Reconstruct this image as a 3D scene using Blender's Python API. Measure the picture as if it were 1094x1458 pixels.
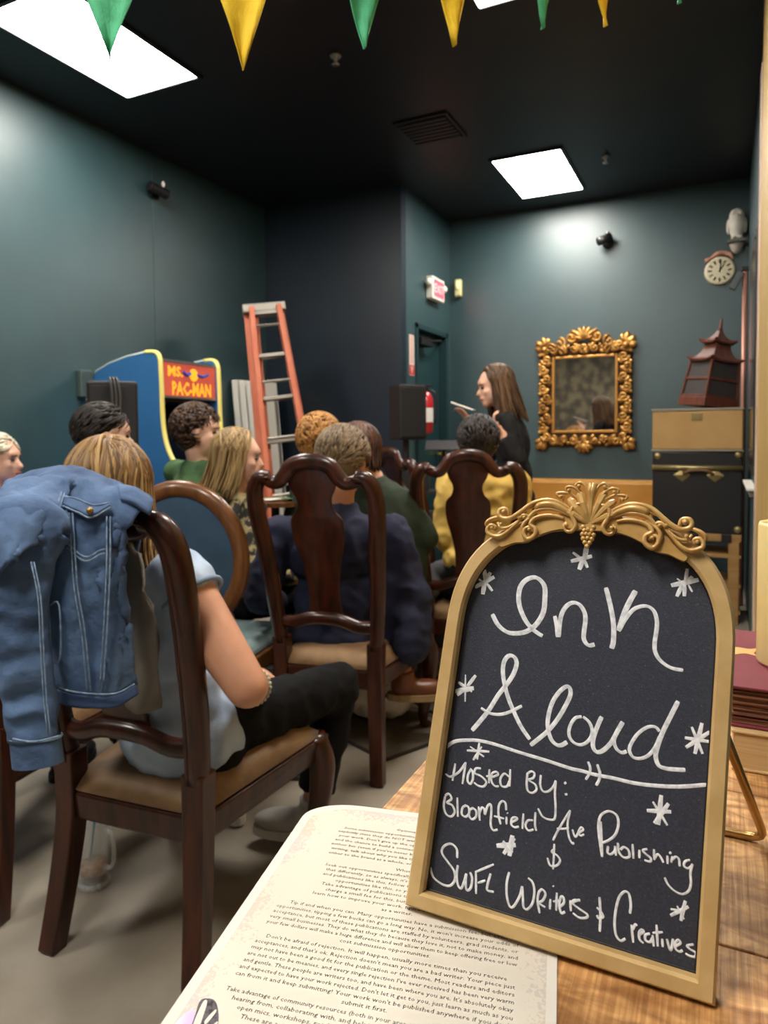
import bpy, bmesh, math, random, json
from mathutils import Vector, Matrix, noise
random.seed(7)
for o in list(bpy.data.objects): bpy.data.objects.remove(o)
SC = bpy.context.scene; COL = SC.collection
PI = math.pi

# ------------------------------------------------------------------ camera
CAMH, FPX, CY, ROLL = 1.15, 1000.0, 667.0, 0.008
pit = math.atan(.045); yaw = math.atan(483/math.hypot(1000, 45))
FW = Vector((-math.sin(yaw)*math.cos(pit), math.cos(yaw)*math.cos(pit), -math.sin(pit)))
RT = Vector((math.cos(yaw), math.sin(yaw), 0)); UP = RT.cross(FW)
RT, UP = RT*math.cos(ROLL)-UP*math.sin(ROLL), UP*math.cos(ROLL)+RT*math.sin(ROLL)
CP = Vector((0, 0, CAMH))
cam = bpy.data.cameras.new('camera'); camo = bpy.data.objects.new('camera', cam); COL.objects.link(camo)
camo.matrix_world = Matrix(((RT.x, UP.x, -FW.x, CP.x), (RT.y, UP.y, -FW.y, CP.y), (RT.z, UP.z, -FW.z, CP.z), (0, 0, 0, 1)))
cam.sensor_fit = 'HORIZONTAL'; cam.sensor_width = 36; cam.lens = 36*FPX/1094
cam.shift_y = -(729-CY)/1094; cam.clip_start = .02; cam.clip_end = 60
cam.dof.use_dof = True; cam.dof.focus_distance = .62; cam.dof.aperture_fstop = 14
SC.camera = camo
# ------------------------------------------------------------------ world and exposure
w = bpy.data.worlds.new('world'); SC.world = w; w.use_nodes = True
w.node_tree.nodes['Background'].inputs[0].default_value = (.5, .5, .55, 1); w.node_tree.nodes['Background'].inputs[1].default_value = .1
SC.view_settings.view_transform = 'Standard'; SC.view_settings.look = 'None'
SC.view_settings.gamma = 1; SC.view_settings.exposure = 0.4; SC.view_settings.use_curve_mapping = False
PANEL_STRENGTH = 34.0

# ------------------------------------------------------------------ helpers
def at(px, py, dep):           # a point dep metres in front of the lens along a line of sight
    return CP + (FW + RT*((px-547)/FPX) + UP*((CY-py)/FPX))*dep
def onpl(px, py, ax, v):
    d = FW + RT*((px-547)/FPX) + UP*((CY-py)/FPX)
    return CP + d*((v-CP[ax])/d[ax])
def lin(h):
    h = h.lstrip('#'); c = [int(h[i:i+2], 16)/255 for i in (0, 2, 4)]
    return tuple((x/12.92 if x <= .04045 else ((x+.055)/1.055)**2.4) for x in c)+(1,)
MATS = {}
def mat(name, c, rough=.6, metal=0, c2=None, scale=8, stretch=(1, 1, 1), bump=0, bscale=None, emit=0, coat=0, lo=.35, hi=.65, sheen=0, detail=4, coords='Object', spec=.5):
    if name in MATS: return MATS[name]
    m = bpy.data.materials.new(name); m.use_nodes = True; MATS[name] = m
    nt = m.node_tree; N = nt.nodes; L = nt.links; b = N['Principled BSDF']
    b.inputs['Base Color'].default_value = lin(c); b.inputs['Roughness'].default_value = rough; b.inputs['Metallic'].default_value = metal
    b.inputs['Coat Weight'].default_value = coat; b.inputs['Coat Roughness'].default_value = .12; b.inputs['Specular IOR Level'].default_value = spec
    if sheen: b.inputs['Sheen Weight'].default_value = sheen
    if emit:
        b.inputs['Emission Color'].default_value = lin(c); b.inputs['Emission Strength'].default_value = emit
    if c2 or bump:
        tc = N.new('ShaderNodeTexCoord'); mp = N.new('ShaderNodeMapping'); mp.inputs['Scale'].default_value = stretch
        L.new(tc.outputs[coords], mp.inputs[0])
        nz = N.new('ShaderNodeTexNoise'); nz.inputs['Scale'].default_value = scale; nz.inputs['Detail'].default_value = detail
        L.new(mp.outputs[0], nz.inputs['Vector'])
        if c2:
            r = N.new('ShaderNodeValToRGB'); r.color_ramp.elements[0].position = lo; r.color_ramp.elements[1].position = hi
            r.color_ramp.elements[0].color = lin(c); r.color_ramp.elements[1].color = lin(c2)
            L.new(nz.outputs['Fac'], r.inputs[0]); L.new(r.outputs[0], b.inputs['Base Color'])
        if bump:
            n2 = nz
            if bscale:
                n2 = N.new('ShaderNodeTexNoise'); n2.inputs['Scale'].default_value = bscale; n2.inputs['Detail'].default_value = 5
                L.new(mp.outputs[0], n2.inputs['Vector'])
            bp = N.new('ShaderNodeBump'); bp.inputs['Strength'].default_value = bump; bp.inputs['Distance'].default_value = .01
            L.new(n2.outputs['Fac'], bp.inputs['Height']); L.new(bp.outputs[0], b.inputs['Normal'])
    return m
def tag(o, label=None, cat=None, group=None, kind=None):
    if label: o['label'] = label
    if cat: o['category'] = cat
    if group: o['group'] = group
    if kind: o['kind'] = kind
    return o
def thing(name, label, cat, loc=(0, 0, 0), rz=0, group=None):
    o = bpy.data.objects.new(name, None); COL.objects.link(o); o.location = loc; o.rotation_euler = (0, 0, rz)
    o.empty_display_size = .05
    return tag(o, label, cat, group)
def fin(name, verts, faces, m, parent=None, smooth=False, bevel=0, world=False):
    me = bpy.data.meshes.new(name); me.from_pydata([tuple(v) for v in verts], [], faces); me.update()
    bm = bmesh.new(); bm.from_mesh(me); bmesh.ops.recalc_face_normals(bm, faces=bm.faces); bm.to_mesh(me); bm.free()
    o = bpy.data.objects.new(name, me); COL.objects.link(o)
    me.materials.append(m)
    if smooth:
        for p in me.polygons: p.use_smooth = True
    if parent:
        o.parent = parent
        if world:      # verts were given in world space: bring them into the parent's space
            mw = parent_matrix(parent).inverted(); me.transform(mw)
    if bevel:
        b = o.modifiers.new('bevel', 'BEVEL'); b.width = bevel; b.segments = 2; b.limit_method = 'ANGLE'
    return o
def parent_matrix(p):
    m = Matrix.LocRotScale(p.location, p.rotation_euler, p.scale)
    return parent_matrix(p.parent) @ m if p.parent else m
class MB:
    def __init__(s): s.v = []; s.f = []
    def add(s, vs, fs):
        n = len(s.v); s.v += [Vector(v) for v in vs]; s.f += [tuple(i+n for i in f) for f in fs]; return s
    def box(s, x0, x1, y0, y1, z0, z1, M=None):
        vs = [Vector((x, y, z)) for z in (z0, z1) for y in (y0, y1) for x in (x0, x1)]
        if M: vs = [M @ v for v in vs]
        return s.add(vs, [(0, 2, 3, 1), (4, 5, 7, 6), (0, 1, 5, 4), (2, 6, 7, 3), (0, 4, 6, 2), (1, 3, 7, 5)])
    def hexa(s, bot, top):
        n = len(bot)
        return s.add(list(bot)+list(top), [tuple(range(n))[::-1], tuple(range(n, 2*n))]+[(i, (i+1) % n, n+(i+1) % n, n+i) for i in range(n)])
    def tube(s, pts, r, n=8, up=None, caps=True, flat=1.0, closed=False):
        pts = [Vector(p) for p in pts]; k = len(pts)
        rs = list(r) if isinstance(r, list) else [r]*k
        t0 = (pts[1]-pts[0]).normalized()
        ref = Vector(up) if up else (Vector((0, 0, 1)) if abs(t0.z) < .9 else Vector((1, 0, 0)))
        vs = []; prev = None
        for i, p in enumerate(pts):
            if closed: t = pts[(i+1) % k]-pts[i-1]
            else: t = pts[min(i+1, k-1)]-pts[max(i-1, 0)]
            if t.length < 1e-9: t = t0
            t.normalize()
            if up: a = ref-t*ref.dot(t)
            else: a = (ref if prev is None else prev); a = a-t*a.dot(t)
            if a.length < 1e-5: a = t.orthogonal()
            a.normalize(); prev = a; b = t.cross(a)
            ra, rb = rs[i] if isinstance(rs[i], (tuple, list)) else (rs[i], rs[i]*flat)
            for j in range(n):
                q = 2*PI*j/n+PI/n; vs.append(p+a*math.cos(q)*ra+b*math.sin(q)*rb)
        fs = []
        for i in range(k if closed else k-1):
            for j in range(n):
                a0 = i*n+j; a1 = i*n+(j+1) % n; i2 = (i+1) % k; fs.append((a0, a1, i2*n+(j+1) % n, i2*n+j))
        if caps and not closed: fs += [tuple(range(n))[::-1], tuple((k-1)*n+j for j in range(n))]
        return s.add(vs, fs)
    def lathe(s, prof, n=24, c=(0, 0, 0), cap=True, M=None):
        c = Vector(c); vs = []
        for r, z in prof:
            for j in range(n):
                v = Vector((r*math.cos(2*PI*j/n), r*math.sin(2*PI*j/n), z)); vs.append((M @ v if M else v)+c)
        k = len(prof); fs = [(i*n+j, i*n+(j+1) % n, (i+1)*n+(j+1) % n, (i+1)*n+j) for i in range(k-1) for j in range(n)]
        if cap: fs += [tuple(range(n))[::-1], tuple((k-1)*n+j for j in range(n))]
        return s.add(vs, fs)
    def ball(s, c, r, n=10, m=6, M=None):
        rr = r if isinstance(r, (tuple, list)) else (r, r, r)
        c = Vector(c); vs = []; 
        for i in range(1, m):
            for j in range(n):
                v = Vector((rr[0]*math.sin(PI*i/m)*math.cos(2*PI*j/n), rr[1]*math.sin(PI*i/m)*math.sin(2*PI*j/n), rr[2]*math.cos(PI*i/m)))
                vs.append((M @ v if M else v)+c)
        t = Vector((0, 0, rr[2])); vs += [(M @ t if M else t)+c, (M @ -t if M else -t)+c]; T = len(vs)-2
        fs = [(i*n+j, (i+1)*n+j, (i+1)*n+(j+1) % n, i*n+(j+1) % n) for i in range(m-2) for j in range(n)]
        fs += [(T, j, (j+1) % n) for j in range(n)]+[(T+1, (m-2)*n+(j+1) % n, (m-2)*n+j) for j in range(n)]
        return s.add(vs, fs)
    def prism(s, poly, d, M=None):       # poly in XY, extruded 0..d in Z
        n = len(poly); vs = [Vector((x, y, 0)) for x, y in poly]+[Vector((x, y, d)) for x, y in poly]
        if M: vs = [M @ v for v in vs]
        return s.add(vs, [tuple(range(n))[::-1], tuple(range(n, 2*n))]+[(i, (i+1) % n, n+(i+1) % n, n+i) for i in range(n)])
    def build(s, name, m, parent=None, smooth=False, bevel=0, world=False): return fin(name, s.v, s.f, m, parent, smooth, bevel, world)
def grid(P, closed_u=False):
    r = len(P); c = len(P[0]); vs = [Vector(v) for row in P for v in row]
    return vs, [(i*c+j, i*c+j+1, (i+1)*c+j+1, (i+1)*c+j) for i in range(r-1) for j in range(c-1)]
def crom(pts, k=6, closed=False):      # Catmull-Rom through points of any dimension
    P = [Vector(p) for p in pts]; n = len(P); out = []
    if n < 3 and not closed: return [P[0].lerp(P[1], i/k) for i in range(k+1)]
    R = range(n if closed else n-1)
    for i in R:
        a = P[(i-1) % n] if (closed or i > 0) else P[0]*2-P[1]; b = P[i]; c = P[(i+1) % n]
        d = P[(i+2) % n] if (closed or i+2 < n) else P[-1]*2-P[-2]
        for j in range(k):
            t = j/k; out.append(((b*2)+(c-a)*t+(a*2-b*5+c*4-d)*t*t+(b*3-a-c*3+d)*t**3)*.5)
    if not closed: out.append(P[-1])
    return out
def lerpc(xs, x):                      # piecewise linear [(x, y), ...]
    for (a, b), (c, d) in zip(xs, xs[1:]):
        if x <= c: return b+(d-b)*(x-a)/(c-a) if c > a else d
    return xs[-1][1]
BOLD = [0]
def textverts(body, size):
    cu = bpy.data.curves.new('t', 'FONT'); cu.body = body; cu.size = size; cu.resolution_u = 1; cu.offset = size*BOLD[0]
    o = bpy.data.objects.new('t', cu); COL.objects.link(o)
    dg = bpy.context.evaluated_depsgraph_get(); dg.update()
    me = bpy.data.meshes.new_from_object(o.evaluated_get(dg))
    vs = [v.co.copy() for v in me.vertices]; fs = [tuple(p.vertices) for p in me.polygons]
    bpy.data.objects.remove(o); bpy.data.curves.remove(cu); bpy.data.meshes.remove(me)
    return vs, fs
def remesh(mb, name, m, parent, vox=.01, it=4, disp=0, dscale=.1, world=True):
    me = bpy.data.meshes.new(name); me.from_pydata([tuple(v) for v in mb.v], [], mb.f); me.update()
    o = bpy.data.objects.new(name, me); COL.objects.link(o)
    r = o.modifiers.new('r', 'REMESH'); r.mode = 'VOXEL'; r.voxel_size = vox
    q = o.modifiers.new('s', 'SMOOTH'); q.factor = .5; q.iterations = it
    dg = bpy.context.evaluated_depsgraph_get(); dg.update()
    m2 = bpy.data.meshes.new_from_object(o.evaluated_get(dg)); bpy.data.objects.remove(o)
    o = bpy.data.objects.new(name, m2); COL.objects.link(o); m2.name = name
    m2.materials.clear(); m2.materials.append(m)
    if disp:
        ns = [v.normal.copy() for v in m2.vertices]
        for v, nn in zip(m2.vertices, ns):
            p = v.co/dscale; a = noise.noise(Vector((p.x, p.y, p.z*.55)))+.5*noise.noise(p*2.1)
            v.co += nn*disp*(1-abs(a)*2.4)
    for p in m2.polygons: p.use_smooth = True
    if parent:
        o.parent = parent
        if world: m2.transform(parent_matrix(parent).inverted())
    return o
def cap(mb, p0, r0, p1, r1, n=14, flat0=False, flat1=False):   # tapered limb piece with rounded or flat ends
    p0 = Vector(p0); p1 = Vector(p1); d = (p1-p0); L = d.length
    if L < 1e-5: return mb.ball(p0, r0, n, 8)
    d /= L; pts = []; rs = []
    if flat0: pts.append(p0); rs.append(r0)
    else:
        for a in (85, 60, 30, 0): q = math.radians(a); pts.append(p0-d*r0*math.sin(q)); rs.append(r0*math.cos(q))
    if flat1: pts.append(p1); rs.append(r1)
    else:
        for a in (0, 30, 60, 85): q = math.radians(a); pts.append(p1+d*r1*math.sin(q)); rs.append(r1*math.cos(q))
    return mb.tube(pts, rs, n)
def dup(root, loc, rz, label=None, group=None):
    r = root.copy(); COL.objects.link(r); r.location = loc; r.rotation_euler = (0, 0, rz)
    if label: r['label'] = label
    if group: r['group'] = group
    for ch in list(root.children):
        c = ch.copy(); COL.objects.link(c); c.parent = r
        for g in ch.children:
            d = g.copy(); COL.objects.link(d); d.parent = c
    return r
def struct(mb, name, m, bevel=0): return tag(mb.build(name, m, bevel=bevel), kind='structure')

# ------------------------------------------------------------------ materials
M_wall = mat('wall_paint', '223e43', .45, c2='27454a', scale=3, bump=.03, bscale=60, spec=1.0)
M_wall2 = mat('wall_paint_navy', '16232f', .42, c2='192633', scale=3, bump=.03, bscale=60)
M_ceil = mat('ceiling_paint', '0f131b', .45, c2='12161e', scale=2, bump=.03, bscale=60)
M_floor = mat('concrete', '7d7466', .42, c2='a59c8e', scale=3.2, detail=8, bump=.08, bscale=35, lo=.3, hi=.7)
M_wood = mat('dark_wood', '260f06', .34, c2='441d0c', scale=7, stretch=(6, 6, .7), coat=.35, bump=.02, spec=.3)
M_wood2 = mat('walnut', '5f3a1d', .35, c2='7a4e28', scale=7, stretch=(6, 6, .7), coat=.3)
M_tan = mat('tan_upholstery', '72532f', .6, c2='805f38', scale=30, bump=.1, sheen=.2)
M_panel = mat('light_panel', 'fff8ee', .5, emit=PANEL_STRENGTH)
M_black = mat('black_plastic', '121214', .5, bump=.05, scale=80)
M_blk_fab = mat('black_fabric', '0e0e12', .85, bump=.15, scale=40, sheen=.3)
M_white = mat('white_plastic', 'e8e4da', .4, bump=.02)
M_gold = mat('gold_paint', 'a07a3e', .38, .55, c2='bb9352', scale=25, bump=.04)
M_skin = mat('skin', 'c98f70', .5, c2='d49b7c', scale=14, bump=.03, bscale=90)
M_skin2 = mat('skin_pale', 'd9a58b', .5, c2='e0b39b', scale=14)

# ------------------------------------------------------------------ room shell
XL, XD, XR, Y1, Y2, YB, ZC = -3.36, -2.15, .152, 4.78, 5.8, -2.6, 3.0
struct(MB().box(XL-.1, XR+.1, YB-.1, Y2+.1, -.1, 0), 'floor', M_floor)
c = struct(MB().box(XL-.1, XR+.1, YB-.1, Y2+.1, ZC, ZC+.1), 'ceiling', M_ceil)
# left wall is built of two sheets with a fine seam where they meet
wl = struct(MB().box(XL-.1, XL-.004, YB, Y1, 0, ZC), 'wall_left', M_wall)
MB().box(XL-.01, XL, YB, 3.525, 0, ZC).build('panel', M_wall, wl, bevel=.002)
MB().box(XL-.01, XL, 3.531, Y1, 0, ZC).build('panel', M_wall, wl, bevel=.002)
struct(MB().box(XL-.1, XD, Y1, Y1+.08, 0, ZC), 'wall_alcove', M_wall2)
DY0, DY1, DZ = 5.03, 5.72, 2.03
struct(MB().box(XD-.12, XD, Y1+.0801, DY0, 0, ZC).box(XD-.12, XD, DY1, Y2, 0, ZC).box(XD-.12, XD, DY0, DY1, DZ, ZC), 'wall_doorside', M_wall)
struct(MB().box(XD-.12, XR+.1, Y2, Y2+.1, 0, ZC), 'wall_back', M_wall)
struct(MB().box(XR, XR+.1, YB, Y2, 0, ZC), 'wall_right', M_wall)
M_dam = mat('damask_paper', '4a443f', .6, c2='8f8468', scale=9, stretch=(1, 1, .8), lo=.42, hi=.58, detail=3)
struct(MB().box(XL, XR, YB-.1, YB, 0, ZC), 'wall_front', M_dam)
M_dark = mat('dark_trim', '14262a', .4)
struct(MB().box(XL, XD, Y1-.015, Y1, 0, .1), 'baseboard_alcove', M_dark)
struct(MB().box(XD, XR, Y2-.015, Y2, 0, .1), 'baseboard_back', M_dark)
struct(MB().box(XL, XL+.015, YB, Y1-.016, 0, .1), 'baseboard_left', M_dark)
# door in its recess with frame, leaf and closer
d = struct(MB().box(XD-.1, XD-.06, DY0+.04, DY1-.04, .01, DZ-.04), 'door_1', mat('door_paint', '1d3c40', .4), bevel=.004)
fr = MB().box(XD-.11, XD+.012, DY0, DY0+.04, 0, DZ).box(XD-.11, XD+.012, DY1-.04, DY1, 0, DZ).box(XD-.11, XD+.012, DY0, DY1, DZ-.04, DZ)
fr.build('door_frame', mat('door_frame_paint', '1a363a', .4), d, bevel=.003)
M_steel = mat('steel', '9a9a98', .3, .8, bump=.02)
MB().box(XD-.06, XD+.03, DY0+.07, DY0+.3, DZ-.16, DZ-.1).tube([(XD+.01, DY0+.2, DZ-.12), (XD+.06, DY0+.4, DZ-.1), (XD-.02, DY0+.58, DZ-.07)], .009).build('door_closer', M_black, d, bevel=.004)
kn = MB().tube([(XD-.06, DY1-.12, 1.0), (XD-.0, DY1-.12, 1.0)], .012).ball((XD+.01, DY1-.12, 1.0), .028)
kn.build('door_knob', mat('brass', 'b59a4a', .3, .8), d, smooth=True)
# tall timber casing that covers the near stretch of the right wall
M_pine = mat('pale_timber', 'c3a368', .5, c2='b59257', scale=5, stretch=(5, 5, .5), bump=.05)
t1 = struct(MB().box(XR-.012, XR, .9, 3.5, 0, ZC), 'trim_1', M_pine, bevel=.003)
MB().box(XR-.016, XR-.012, 3.3, 3.5, 0, ZC).build('casing_board', M_pine, t1, bevel=.003)
MB().box(XR-.02, XR-.001, 3.5, 3.62, 0, 2.75).build('edge_strip', mat('pink_white_edge', 'cdb5a2', .6, c2='a58d7c', scale=9, stretch=(1, 1, .4)), t1, bevel=.004)
MB().box(XR-.0165, XR-.012, 1.0, 3.3, .1, 2.9).build('panel', mat('pale_timber_inset', 'b99a60', .5, c2='a98a50', scale=5, stretch=(5, 5, .5)), t1, bevel=.003)

# ceiling light panels (the lamps of the room, and one added over the table)
def panel_light(x0, x1, y0, y1, label, k=1.0):
    t = thing('ceiling_light', label, 'light', ((x0+x1)/2, (y0+y1)/2, ZC))
    hx, hy = (x1-x0)/2, (y1-y0)/2
    MB().box(-hx, hx, -hy, hy, -.006, -.004).build('diffuser', M_panel, t)
    m = MB()
    for a, b, c_, d_ in ((-hx-.02, -hx, -hy-.02, hy+.02), (hx, hx+.02, -hy-.02, hy+.02), (-hx, hx, -hy-.02, -hy), (-hx, hx, hy, hy+.02)): m.box(a, b, c_, d_, -.012, 0)
    m.build('frame', M_ceil, t)
panel_light(-2.92, -2.44, 2.07, 2.9, 'bright rectangular ceiling panel at upper left, half hidden by a green pennant')
panel_light(-1.42, -.967, 4.65, 5.47, 'bright ceiling panel above the back wall, seen whole')
panel_light(-.967, -.49, 2.17, 2.99, 'bright ceiling panel just cut off by the top edge between two pennants')
panel_light(-2.92, -2.44, -.9, -.1, 'ceiling panel behind the viewer on the left side')
panel_light(-.967, -.49, -.55, .28, 'unseen ceiling panel added above the table to brighten it')  # out-of-view panel added to brighten the table and the board face

# ------------------------------------------------------------------ table
TZ = .8
def plank_mat(name, c, c2, seed):
    m = mat(name, c, .5, c2=c2, scale=1.0, stretch=(9, 70, 9), bump=0, detail=6, lo=.32, hi=.68)
    nt = m.node_tree; N = nt.nodes; L = nt.links; b = N['Principled BSDF']
    tc = N.new('ShaderNodeTexCoord'); mp = N.new('ShaderNodeMapping'); mp.inputs['Scale'].default_value = (330, 9, 1); mp.inputs['Location'].default_value = (seed, seed, 0)
    L.new(tc.outputs['Object'], mp.inputs[0])
    nz = N.new('ShaderNodeTexNoise'); nz.inputs['Scale'].default_value = 1; nz.inputs['Detail'].default_value = 4; L.new(mp.outputs[0], nz.inputs['Vector'])
    mp2 = N.new('ShaderNodeMapping'); mp2.inputs['Scale'].default_value = (14, 30, 1); L.new(tc.outputs['Object'], mp2.inputs[0])
    n3 = N.new('ShaderNodeTexNoise'); n3.inputs['Scale'].default_value = 1.4; n3.inputs['Detail'].default_value = 7; n3.inputs['Distortion'].default_value = 1.2; L.new(mp2.outputs[0], n3.inputs['Vector'])
    r3 = N.new('ShaderNodeValToRGB'); r3.color_ramp.elements[0].position = .4; r3.color_ramp.elements[1].position = .62
    r3.color_ramp.elements[0].color = (.32, .22, .14, 1); r3.color_ramp.elements[1].color = (1, 1, 1, 1); L.new(n3.outputs['Fac'], r3.inputs[0])
    mx = N.new('ShaderNodeMixRGB'); mx.blend_type = 'MULTIPLY'; mx.inputs[0].default_value = .75
    src = b.inputs['Base Color'].links[0].from_socket; L.new(src, mx.inputs[1]); L.new(r3.outputs[0], mx.inputs[2])
    r4 = N.new('ShaderNodeValToRGB'); r4.color_ramp.elements[0].position = .42; r4.color_ramp.elements[1].position = .6
    r4.color_ramp.elements[0].color = (.6, .5, .4, 1); r4.color_ramp.elements[1].color = (1, 1, 1, 1); L.new(nz.outputs['Fac'], r4.inputs[0])
    mx2 = N.new('ShaderNodeMixRGB'); mx2.blend_type = 'MULTIPLY'; mx2.inputs[0].default_value = .7; L.new(mx.outputs[0], mx2.inputs[1]); L.new(r4.outputs[0], mx2.inputs[2])
    L.new(mx2.outputs[0], b.inputs['Base Color'])
    bp = N.new('ShaderNodeBump'); bp.inputs['Strength'].default_value = .35; bp.inputs['Distance'].default_value = .002; L.new(nz.outputs['Fac'], bp.inputs['Height']); L.new(bp.outputs[0], b.inputs['Normal'])
    return m
PM = [plank_mat('sawn_plank', 'd09a5c', 'f0c084', 0), plank_mat('sawn_plank_warm', 'c48d50', 'e6b478', 5)]
tb = thing('table', 'long plank-topped wooden table holding the chalkboard sign and papers', 'table', (-.08, .55, 0))
for i in range(5):
    y0 = -.5+i*.235; MB().box(-.206, .205, y0+.0008, y0+.2342, TZ-.035, TZ).build('plank', PM[i % 2], tb, bevel=.0012)
for sx in (-.17, .17):
    for sy in (-.44, .6): MB().box(sx-.03, sx+.03, sy-.03, sy+.03, 0, TZ-.085).build('leg', M_wood2, tb, bevel=.003)
MB().box(-.19, .19, -.47, .63, TZ-.085, TZ-.0355).build('apron', M_wood2, tb, bevel=.002)

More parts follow.
